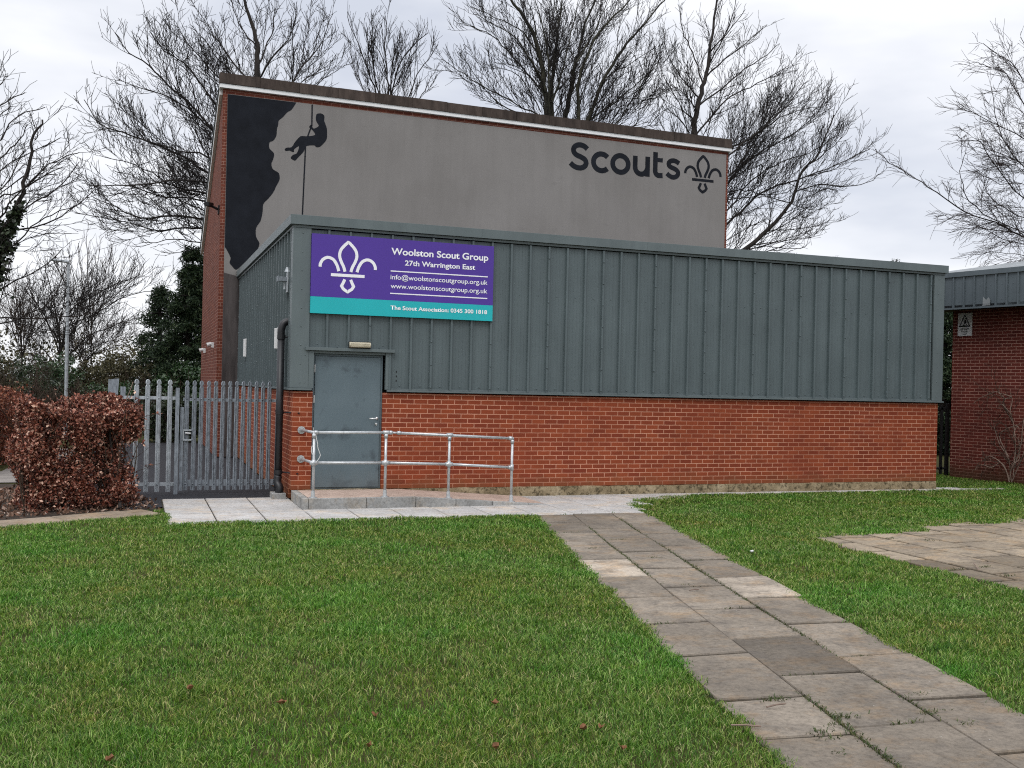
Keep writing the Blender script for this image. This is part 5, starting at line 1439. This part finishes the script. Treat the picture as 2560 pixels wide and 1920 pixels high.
shrub('laurel_shrub', 'glossy green shrub at the foot of the dark evergreen by the hall', at(408 * 1.1573, 795 * 1.1573, 19.5) * (1, 1, 0) + (0, 0, 1.15), (0.95, 0.9, 1.15), 40, (0.22, 0.42), 7500, 0.13, 'laurel')
for (x, Y, zc, R, nl, mat, lab, tw) in [
    (105, 21.5, 1.3, (1.3, 1.0, 1.35), 9000, 'laurel', 'bright green laurel shrub left of the lamp column', 0),
    (190, 22.5, 1.0, (1.3, 1.0, 1.25), 9000, 'olive', 'olive shrub with scattered pale leaves right of the lamp column', 0.8),
    (265, 23.5, 1.3, (1.4, 1.1, 1.35), 9500, 'olive', 'wide olive shrub in front of the looser evergreen', 0.8),
    (232, 19.0, 0.7, (1.2, 0.8, 1.0), 6500, 'laurel', 'low green shrub just behind the tall hedge', 0.6),
    (35, 19.5, 1.1, (1.4, 1.0, 1.3), 5500, 'ivy', 'dark ivy clad thicket at the far left', 1.4),
    (330, 19.5, 0.8, (0.9, 0.8, 1.1), 6000, 'ivy', 'dark low shrub behind the palisade fence post', 0.9),
    (150, 18.6, 0.8, (1.6, 0.7, 0.85), 2500, 'ivy', 'dense dark brush behind the hedge top near the lamp', 2.0),
    (372, 15.0, 0.6, (1.0, 0.6, 0.75), 6000, 'ivy', 'dark ground brush closing the tarmac yard behind the gate', 1.0),
    (-60, 18.0, 1.2, (1.4, 1.0, 1.4), 6000, 'olive', 'olive shrub cut by the left edge', 1.0)]:
    p = at(x * 1.1573, 800 * 1.1573, Y)
    shrub('shrub', lab, (p[0], Y, zc), R, 70, (0.12, 0.34), int(nl * 1.1), 0.08, mat, twigs=max(0.9, tw * 1.5), stems=20)
# evergreen mass beyond the gap on the right and tips over the annex roof
conifer('dark evergreen filling the gap beside the side hall', (2362, 900), 9.5, 0.2, 5.0, 1.3, 45000)
conifer('evergreen whose tip shows over the right end of the annex roof', (1937 * 1.1573, 600 * 1.1573), 22.0, 0.2, 8.0, 1.0, 6000)
conifer('evergreen whose tip barely shows over the annex roof left of the other', (1805 * 1.1573, 600 * 1.1573), 24.0, 0.2, 8.25, 0.9, 5000)
shrub('shrub', 'pale twiggy shrub seen through the black railing', (15.6, 6.2, 0.9), (0.9, 0.7, 0.9), 30, (0.15, 0.35), 2500, 0.09, 'olive', twigs=1.0, group='shrubs by the side hall')

# distant tree belt closing the view
far = []
for i in range(90):
    x = -75 + 165 * tr_rng.random(); y = 55 + 25 * tr_rng.random(); r = 1.6 + 1.6 * tr_rng.random()
    far.append((x, y, 1.2 + 1.8 * tr_rng.random(), r * 1.3, r, r))
fo = leaf_cards('distant_treeline', blob_points(far, 70000, 0.3), 0.24, MT['olive'], None, elong=1.5)
fo['kind'] = 'stuff'

# bare climber in front of the side hall
cl = thing('bare_shrub', 'leafless climbing shrub against the dark brick side hall', 'shrub', sp(1.9, -0.3, 0))
ln = []
def wallp(px, py, d):
    """point a little in front of the side hall wall"""
    a0 = np.array(sp(0, -d, 0)); ax = np.array(sp(1, -d, 0)) - a0; nrm_ = np.array([-ax[1], ax[0], 0])
    r_ = ray(px, py); t_ = ((a0 - CAM) @ nrm_) / (r_ @ nrm_)
    return CAM + r_ * t_
KX = 220 / 1141
traced = [[(980, 1480), (960, 1330), (980, 1250), (1050, 1150), (1090, 1050), (1060, 900)], [(950, 1480), (900, 1300), (830, 1230), (720, 1290), (620, 1260), (540, 1270), (510, 1320)],
          [(960, 1450), (860, 1250), (720, 1150), (640, 1170), (610, 1210)], [(960, 1300), (930, 1150), (830, 1000), (780, 860), (750, 730), (760, 640)],
          [(940, 1150), (820, 890), (900, 800), (1030, 750), (1080, 780)], [(1000, 1400), (1030, 1000), (1000, 700), (960, 560), (990, 420), (960, 320)],
          [(990, 700), (870, 470), (890, 400), (820, 330), (770, 310), (640, 360), (560, 400), (490, 460)], [(980, 600), (940, 560), (850, 470), (800, 520)], [(890, 400), (980, 380), (880, 340), (820, 320), (820, 220)],
          [(1010, 1300), (1100, 1000), (1120, 800), (1140, 650)], [(1000, 900), (1040, 770), (1130, 690)], [(960, 1400), (1000, 1250), (1080, 1180), (1085, 1000)], [(980, 1480), (1100, 1200), (1180, 950), (1220, 700)]]
for tp in traced:
    d = 0.12 + 0.35 * tr_rng.random()
    p = np.array(catmull([wallp(2340 + KX * x, 920 + KX * y, d + 0.12 * tr_rng.random()) for x, y in tp], 4))
    ln.append((p, np.linspace(0.014, 0.007, len(p))))
tubes_mesh('stems', ln, MT['twig_pale'], cl, sides=4)
tubes_mesh('crown', grow(ln, dens=1.6, up=0.02, spread=0.8, lmax=0.7, twig=0.004, l3=(0.1, 0.3)), MT['twig_brown'], cl, sides=3)

# ------------------------------------------------------------------ beech hedges
def strays_to(lines, n):
    return [(np.array([p[0] + (p[-1] - p[0]) * k / (n - 1) for k in range(n)]), np.linspace(r[0], r[-1], n)) for p, r in lines]

def hedge(label, c, L, Wd, H, ang, n, mat, gaps=(), seed=1, zlo=0.15):
    """clipped hedge; local u along, v across"""
    g_ = np.random.default_rng(seed)
    o = thing('beech_hedge', label, 'hedge', (c[0], c[1], 0), 'brown beech hedges')
    got, tot = [], 0
    while tot < n:
        m_ = 60000
        q_ = (g_.random((m_, 3)) - (0.5, 0.5, 0)) * (L, Wd, H * 1.1); u, v, z = q_.T
        rn = g_.random((5, m_))
        top = H * (0.90 + 0.20 * (vnoise(u + 9, v + 5, 2.3, seed) - 0.3))
        e = np.minimum(np.minimum(L / 2 - abs(u), Wd / 2 - abs(v)), top - z) - 0.22 * vnoise(u + 20, z + 7, 2.2, seed + 3)
        rnd = (np.maximum(0, abs(u) - (L / 2 - 0.42)) / 0.42) ** 2 + (np.maximum(0, z - (H - 0.42)) / 0.42) ** 2 + (np.maximum(0, 0.35 - z) / 0.35 * 0.75) ** 2 + (np.maximum(0, abs(v) - (Wd / 2 - 0.25)) / 0.25) ** 2
        ok = (z < top) & (e > -0.02) & ((z > zlo) | (rn[0] < 0.35)) & (rnd < 1.10) & (rn[1] < np.exp(-np.maximum(0, e) / 0.16))
        ok &= (vnoise(u + 30, z * 1.2 + 11 + v, 4.0, seed + 9) > 0.38) | (rn[2] < 0.2)
        for gu, gz, gr in gaps: ok &= ~((abs(u - gu) < gr) & (abs(z - gz) < gr * 1.3) & (v < 0)) | (rn[3] < 0.1)
        got.append(q_[ok]); tot += int(ok.sum())
    P = np.concatenate(got)[:n]
    ca, sa = math.cos(ang), math.sin(ang)
    Wp = np.stack([c[0] + P[:, 0] * ca - P[:, 1] * sa, c[1] + P[:, 0] * sa + P[:, 1] * ca, P[:, 2]], -1)
    strays = []
    for i in range(int(L * 26)):
        u0 = (g_.random() - 0.5) * L * 0.95; v0 = (g_.random() - 0.5) * Wd * 0.9; top_ = g_.random() < 0.55
        z0_ = H * (0.88 if top_ else 0.25 + 0.6 * g_.random()); v0 = v0 if top_ else -Wd / 2 * 0.9 * (1 if g_.random() < 0.75 else -1)
        if not top_ and g_.random() < 0.35: u0 = L / 2 * 0.92 * (1 if g_.random() < 0.5 else -1)
        ln_ = 0.12 + 0.24 * g_.random(); du, dv, dz = (g_.normal() * 0.5, g_.normal() * 0.5, 1.0) if top_ else (g_.normal() * 0.6 + np.sign(u0) * 0.5, np.sign(v0) * 0.7, 0.5)
        dn = math.sqrt(du * du + dv * dv + dz * dz); pp = []
        for k_ in range(4):
            f_ = ln_ * k_ / 3 / dn; a_, b_ = u0 + du * f_, v0 + dv * f_
            pp.append((c[0] + a_ * ca - b_ * sa, c[1] + a_ * sa + b_ * ca, z0_ + dz * f_ - 0.03 * (k_ / 3) ** 2))
        pp = np.array(pp); strays.append((pp, np.linspace(0.005, 0.0025, 4)))
        kf = g_.random((7, 1)); Wp = np.concatenate([Wp, pp[0] + (pp[3] - pp[0]) * kf + g_.normal(size=(7, 3)) * 0.012])
    leaf_cards('foliage', Wp, 0.043, MT[mat], o, bias=(0, 0, -0.25), elong=1.55, fold=0.9)
    st = []
    for i in range(int(L * 30)):
        u = (g_.random() - .5) * L * 0.95; v = (g_.random() - .5) * Wd * 0.8; u2 = u + g_.normal() * 0.22; v2 = v + g_.normal() * 0.18; z2 = H * (0.6 + 0.45 * g_.random())
        q = lambda a, b_, z: np.array([c[0] + a * ca - b_ * sa, c[1] + a * sa + b_ * ca, z])
        p = np.array(catmull([q(u * .9, v * .6, -0.05), q(u, v, z2 * .5), q(u2, v2, z2)], 3)); st.append((p, np.linspace(0.011, 0.004, len(p))))
    tubes_mesh('stems', strays_to(strays, 7) + st + grow(st, dens=0.8, up=0.03, spread=0.8, lmax=0.5, twig=0.0025, l3=(0.08, 0.2), lv=2), MT['twig_brown'], o, sides=3)
    return o
hd_ang = math.radians(24)
h1 = hedge('clipped bronze leaved hedge in front of the palisade fence', (-3.02, -0.22), 1.66, 1.12, 1.60, hd_ang, 44000, 'beech', gaps=((0.62, 0.72, 0.15), (-0.5, 1.1, 0.13), (0.35, 0.95, 0.1), (0.2, 0.3, 0.1)), seed=3)
t = MB()
pts = [on_ground(300, 1270, 0.0), *[at(0 + 0.2653 * x, 900 + 0.2653 * y, -0.30) for x, y in [(1120, 1250), (1080, 1100), (1060, 1000), (1050, 850), (1035, 700), (1040, 560)]]]
t.tube(catmull(pts, 4), 0.024, 8, r1=0.012); t.build('main_stem', MT['bark'], h1, smooth=True)
t = MB(); pts = [at(0.2653 * x, 900 + 0.2653 * y, 0.75) for x, y in [(1165, 440), (1190, 370), (1225, 290), (1255, 205)]]
t.tube(catmull(pts, 4), 0.010, 6, r1=0.006); t.build('shoot', MT['twig_pale'], h1, smooth=True)
hedge('redder farther hedge at the left edge beyond the footpath', (-5.25, 6.6), 4.6, 1.3, 1.60, math.radians(80), 36000, 'beech_red', seed=8)

# ------------------------------------------------------------------ leaf litter under the hedge
def scatter_poly(poly, n, g_):
    xs_ = [p[0] for p in poly]; ys_ = [p[1] for p in poly]; out = []
    x = min(xs_) + (max(xs_) - min(xs_)) * g_.random(n); y = min(ys_) + (max(ys_) - min(ys_)) * g_.random(n)
    k = inpoly(x, y, poly); return np.stack([x[k], y[k]], -1)
g_ = np.random.default_rng(21)
lit = scatter_poly([(-4.6, -1.7), (-1.9, -0.62), (-1.95, 0.3), (-2.1, 0.9), (-4.2, 2.4), (-6, 1.0)], 5200, g_)
lz = np.concatenate([lit, (-0.018 + 0.03 * g_.random(len(lit)))[:, None]], 1)
lo_ = leaf_cards('leaf_litter', lz, 0.055, MT['litter'], None, bias=(0, 0, 0.1), elong=1.5, fold=0.8); lo_['kind'] = 'stuff'

# ================================================================== GRASS
def blades(name, XY, h, w, mat, lean=0.55, z0=-0.018):
    n = len(XY); g2 = np.random.default_rng(n)
    a = g2.random(n) * 6.283; la = g2.random(n) * 6.283
    ld = np.stack([np.cos(la), np.sin(la)], -1); sd = np.stack([np.cos(a), np.sin(a)], -1)
    k = (lean * (0.25 + 1.0 * g2.random(n)))[:, None]
    B0 = np.concatenate([XY, np.full((n, 1), z0)], 1)
    def pt(f, bend, wid):
        c = XY + ld * (h[:, None] * k * bend)
        zz = z0 + h * f * (1 - 0.18 * k[:, 0] * bend)
        o_ = sd * (w * wid)[:, None] * 0.5
        return np.stack([np.concatenate([c - o_, zz[:, None]], 1), np.concatenate([c + o_, zz[:, None]], 1)], 1)
    A = pt(0.0, 0.0, 0.8); M1 = pt(0.55, 0.32, 1.0); T_ = np.concatenate([XY + ld * (h[:, None] * k), (z0 + h * (1 - 0.25 * k[:, 0]))[:, None]], 1)[:, None]
    V = np.concatenate([A, M1, T_], 1).reshape(-1, 3)
    i = np.arange(n)[:, None] * 5
    q = i + np.array([0, 1, 3, 2]); t3 = i + np.array([2, 3, 4])
    return raw_mesh(name, V, q, t3, mat)
def in_any(x, y, polys, grow_=0.0):
    r = np.zeros(len(x), bool)
    for p in polys: r |= inpoly(x, y, p)
    return r
g_ = np.random.default_rng(77)
# candidate points in a fan in front of the camera, denser close by
N = 1000000
dmin, dmax = 3.9, 24.0
# density ~ d^-1.15 per m2, area element d dd  ->  sample d from d^-0.15
ex = 0.72
u = g_.random(N); d = (dmin ** ex + u * (dmax ** ex - dmin ** ex)) ** (1 / ex)
lat = (g_.random(N) - 0.5) * 1.28 * d
x = CAM[0] + FWD[0] * d + RIGHT[0] * lat; y = CAM[1] + FWD[1] * d + RIGHT[1] * lat
edge_j = (vnoise(x, y, 3.1, 9) - 0.5) * 0.13 + (vnoise(x, y, 11.0, 8) - 0.5) * 0.10
cx_, cy_ = x + edge_j, y + (vnoise(x, y, 3.7, 10) - 0.5) * 0.14
PATH_IN = [(path_edge(yy, 0) + 0.01, yy) for yy in np.linspace(-2.3, -13.2, 14)] + [(path_edge(yy, 3) - 0.01, yy) for yy in np.linspace(-13.2, -2.3, 14)]
hard = in_any(cx_, cy_, [PATH_IN]) | in_any(cx_, cy_, PATIO_POLYS) | in_any(x + 0.5 * edge_j, y + 0.5 * edge_j, PAVE_POLYS + [EDGE_POLY, SOIL_POLY])
hard |= (y > -0.02) & (x < 12.6) & (x > -0.3)
hard |= (x < -1.75) & (y > -0.9)
hard |= (x < 0.3) & (y > 0.35)
su = ((x - 14.98) * 0.98 + (y - 2.24) * 0.2)
hard |= (su > 0.02) & (y < 2.3)
keep = ~hard
x, y, d = x[keep], y[keep], d[keep]
tuft = vnoise(x, y, 4.2, 31) * 0.6 + vnoise(x, y, 13.0, 32) * 0.4
h = (0.016 + 0.046 * tuft ** 1.8) * (0.6 + 0.8 * g_.random(len(x))) + 0.012
# longer, unmown fringe where the lawn meets the hard surfaces
for pl_ in (PATH_POLY, *PATIO_POLYS, *PAVE_POLYS):
    pass
w = 0.0042 * np.clip(d / 5.5, 0.85, 3.2) ** 0.75 * (0.7 + 0.6 * g_.random(len(x)))
bare = vnoise(x, y, 1.4, 41) * 0.7 + vnoise(x, y, 5.0, 42) * 0.3
# longer fringe creeping over the slab edges
fr_x, fr_y = [], []
def fringe(a, b_, n_, wdt):
    t_ = g_.random(n_); a = np.array(a); b_ = np.array(b_); q = a + (b_ - a) * t_[:, None]
    nn_ = np.array([-(b_ - a)[1], (b_ - a)[0]]); nn_ = nn_ / np.linalg.norm(nn_)
    pr = vnoise(q[:, 0], q[:, 1], 2.7, 61) * 0.6 + vnoise(q[:, 0], q[:, 1], 9.0, 62) * 0.4
    k_ = g_.random(n_) < np.clip((pr - 0.30) * 2.6, 0.05, 1)
    q = q + nn_ * (g_.normal(size=n_) * wdt * (0.4 + pr))[:, None]
    fr_x.append(q[k_, 0]); fr_y.append(q[k_, 1])
yy_ = np.linspace(-2.35, -13.0, 24)
for ya, yb in zip(yy_[:-1], yy_[1:]):
    fringe((path_edge(ya, 0), ya), (path_edge(yb, 0), yb), 420, 0.032); fringe((path_edge(ya, 3), ya), (path_edge(yb, 3), yb), 420, 0.032)
PE = [(11.5, -4.2), (8.0, -4.35), (7.8, -4.75), (5.78, -4.93), (5.68, -5.9), (5.68, -7.0), (5.68, -8.4), (5.68, -10)]
for a_, b_ in zip(PE[:-1], PE[1:]): fringe(a_, b_, int(600 * math.dist(a_, b_)), 0.04)
QE = [(-1.83, -1.3), (-1.80, -2.28), (3.1, -2.33)]
for a_, b_ in zip(QE[:-1], QE[1:]): fringe(a_, b_, int(650 * math.dist(a_, b_)), 0.028)
fringe((4.86, -2.3), (5.12, -1.4), 700, 0.05); fringe((5.12, -1.4), (5.6, -0.75), 700, 0.06); fringe((5.6, -0.75), (6.6, -0.36), 900, 0.05); fringe((6.6, -0.28), (12.5, -0.26), 3500, 0.02)
fringe((-1.87, -1.30), (-6.4, -3.7), 2600, 0.03)
fx, fy = np.concatenate(fr_x), np.concatenate(fr_y)
fd = (fx - CAM[0]) * FWD[0] + (fy - CAM[1]) * FWD[1]
x = np.concatenate([x, fx]); y = np.concatenate([y, fy]); d = np.concatenate([d, fd])
h = np.concatenate([h, 0.02 + 0.035 * g_.random(len(fx))]); w = np.concatenate([w, 0.0042 * np.clip(fd / 5.5, 0.85, 3.2) ** 0.75 * (0.7 + 0.6 * g_.random(len(fx)))])
bare = np.concatenate([bare, np.full(len(fx), 0.5)])
# scattered longer tussocks
nt = 900; td = (4.2 ** 0.8 + g_.random(nt) * (18.0 ** 0.8 - 4.2 ** 0.8)) ** 1.25; tl = (g_.random(nt) - 0.5) * 1.15 * td
tx = CAM[0] + FWD[0] * td + RIGHT[0] * tl; ty = CAM[1] + FWD[1] * td + RIGHT[1] * tl
okt = ~(in_any(tx, ty, [PATH_POLY, EDGE_POLY, SOIL_POLY] + PATIO_POLYS + PAVE_POLYS) | ((ty > -0.15) & (tx < 12.7)) | ((tx < 0.3) & (ty > -0.5)) | (((tx - 14.98) * 0.98 + (ty - 2.24) * 0.2) > -0.1))
tx, ty, td = tx[okt], ty[okt], td[okt]
per = 34; rad = np.repeat(0.02 + 0.05 * g_.random(len(tx)), per)
bx = np.repeat(tx, per) + g_.normal(size=len(tx) * per) * rad; by = np.repeat(ty, per) + g_.normal(size=len(tx) * per) * rad; bd_ = np.repeat(td, per)
x = np.concatenate([x, bx]); y = np.concatenate([y, by]); d = np.concatenate([d, bd_])
h = np.concatenate([h, np.repeat(0.045 + 0.035 * g_.random(len(tx)), per) * (0.6 + 0.6 * g_.random(len(bx)))]); w = np.concatenate([w, 0.0046 * np.clip(bd_ / 5.5, 0.85, 3.2) ** 0.75 * (0.7 + 0.6 * g_.random(len(bx)))])
bare = np.concatenate([bare, np.full(len(bx), 0.4)])
kk = g_.random(len(x)) < np.clip(1.0 - 0.5 * np.clip((bare - 0.66) / 0.08, 0, 1), 0.25, 1)
ob = blades('grass', np.stack([x, y], -1)[kk], h[kk], w[kk], MT['grass'], lean=0.85); ob['kind'] = 'stuff'
print('grass blades', int(kk.sum()))

# weeds in the joints
wx, wy = [], []
g_ = np.random.default_rng(5)
def along(a, b_, n, jit):
    t_ = g_.random(n); return a[0] + (b_[0] - a[0]) * t_ + g_.normal(size=n) * jit, a[1] + (b_[1] - a[1]) * t_ + g_.normal(size=n) * jit
for c in (1, 2):
    ysj = np.linspace(-2.4, -12.8, 60)
    for ya, yb in zip(ysj[:-1], ysj[1:]):
        k_ = vnoise(np.array([c * 7.0]), np.array([ya]), 1.3, 51)[0]
        n_ = int(80 * max(0, k_ - 0.36) * (1.6 if ya < -10 else 1.0))
        if n_: X, Y_ = along((path_edge(ya, c), ya), (path_edge(yb, c), yb), n_, 0.012); wx.append(X); wy.append(Y_)
for c in range(3):
    for yv in rows[c]:
        k_ = g_.random(); n_ = int(45 * max(0, k_ - 0.55) / 0.45)
        if n_: 
            f0 = g_.random() * 0.6; xa, xb = path_edge(yv, c), path_edge(yv, c + 1)
            X, Y_ = along((xa + (xb - xa) * f0, yv), (xa + (xb - xa) * (f0 + 0.4), yv), n_, 0.010); wx.append(X); wy.append(Y_)
for (px, py, n_) in [(1940, 1748, 60), (2090, 1810, 20), (1715, 1462, 20), (1718, 1743, 40), (2290, 1740, 60), (2330, 1780, 50), (2420, 1810, 40), (2080, 1845, 25), (2050, 1830, 40), (2095, 1880, 12), (2223, 1345, 30), (2328, 1350, 20), (2395, 1422, 25), (2462, 1416, 25), (2520, 1438, 30), (2110, 1790, 50), (1480, 1370, 25), (1640, 1395, 40)]:
    p = on_ground(px, py); wx.append(p[0] + g_.normal(size=n_) * 0.05); wy.append(p[1] + g_.normal(size=n_) * 0.02)
wx = np.concatenate(wx); wy = np.concatenate(wy); n_ = len(wx)
wo = blades('weeds', np.stack([wx, wy], -1), 0.018 + 0.022 * g_.random(n_), np.full(n_, 0.006), MT['weed'], lean=1.3, z0=-0.012); wo['kind'] = 'stuff'

# ------------------------------------------------------------------ dead leaves and bits lying about
def dead_leaf(px, py, size, label, ang):
    p = on_ground(px, py, 0.005); g3 = np.random.default_rng(int(px))
    t = MB(); n = 9
    out = []
    for k in range(n):
        a = 2 * math.pi * k / n; r = size * (0.55 + 0.45 * g3.random()) * (1.0 if k % 2 else 0.72)
        out.append((math.cos(a) * r, math.sin(a) * r * 0.62))
    t.v = [(p[0], p[1], p[2] + 0.012)]
    for x_, y_ in out:
        q = rot2((x_, y_), ang); t.v.append((p[0] + q[0], p[1] + q[1], p[2] + 0.018 + abs(y_) * 0.9 + 0.012 * g3.random()))
    for k in range(n): t.face((0, 1 + k, 1 + (k + 1) % n))
    o = t.build('fallen_leaf', MT['deadleaf']); sm_ = o.modifiers.new('thickness', 'SOLIDIFY'); sm_.thickness = 0.0015
    tag(o, label, 'leaf', 'dead leaves lying on the lawn')
for px, py, s_, lb, a in [(476, 1729, 0.036, 'pale brown dead leaf alone in the left middle of the lawn', 0.4), (938, 1798, 0.042, 'upright curled red brown leaf in the lower middle of the lawn', 1.2),
                          (922, 1874, 0.036, 'dark curled leaf below the upright red brown leaf', 2.0), (275, 1908, 0.042, 'large tan dead leaf on the grass at the bottom left', 0.9),
                          (1459, 1830, 0.040, 'orange brown dead leaf on the grass left of the path', 0.2), (1502, 1828, 0.036, 'small tan leaf right beside the orange brown leaf', 1.0),
                          (1237, 1766, 0.032, 'small buff leaf higher up the lawn left of the path', 2.4), (1240, 1878, 0.036, 'faint brown leaf low on the lawn below the buff leaf', 0.3),
                          (1556, 1880, 0.036, 'brown leaf on the grass closest to the path edge', 1.6), (704, 1766, 0.040, 'dull brown leaf pressed into the grass near the lawn centre', 2.8)]:
    dead_leaf(px, py, s_, lb, a)
def twig_at(px, py, L, a, label):
    p = on_ground(px, py, 0.012); t = MB(); d_ = np.array([math.cos(a), math.sin(a), 0])
    t.tube([p - d_ * L / 2, p + np.array([0, 0, 0.006]), p + d_ * L / 2 + np.array([0, 0, 0.004])], 0.005, 5)
    tag(t.build('fallen_twig', MT['twig_pale']), label, 'twig', 'twigs dropped on the paving')
twig_at(1865, 1815, 0.16, -0.5, 'pale broken twig at the left edge of the path')
twig_at(1940, 1764, 0.14, 0.1, 'short twig below a weed tuft on the path')
twig_at(2440, 1416, 0.45, 0.9, 'long pale stick lying across the patio joint')
twig_at(1735, 1475, 0.10, 0.0, 'tiny twig in the middle row of path slabs')

p = on_ground(1880, 1378, 0.02)
t = MB(); t.tube([p + np.array([-0.018, 0, 0]), p, p + np.array([0.018, 0.01, 0])], 0.013, 8)
tag(t.build('pebble', MT['plastic'], None, smooth=True), 'small white stone in the grass right of the path', 'stone')
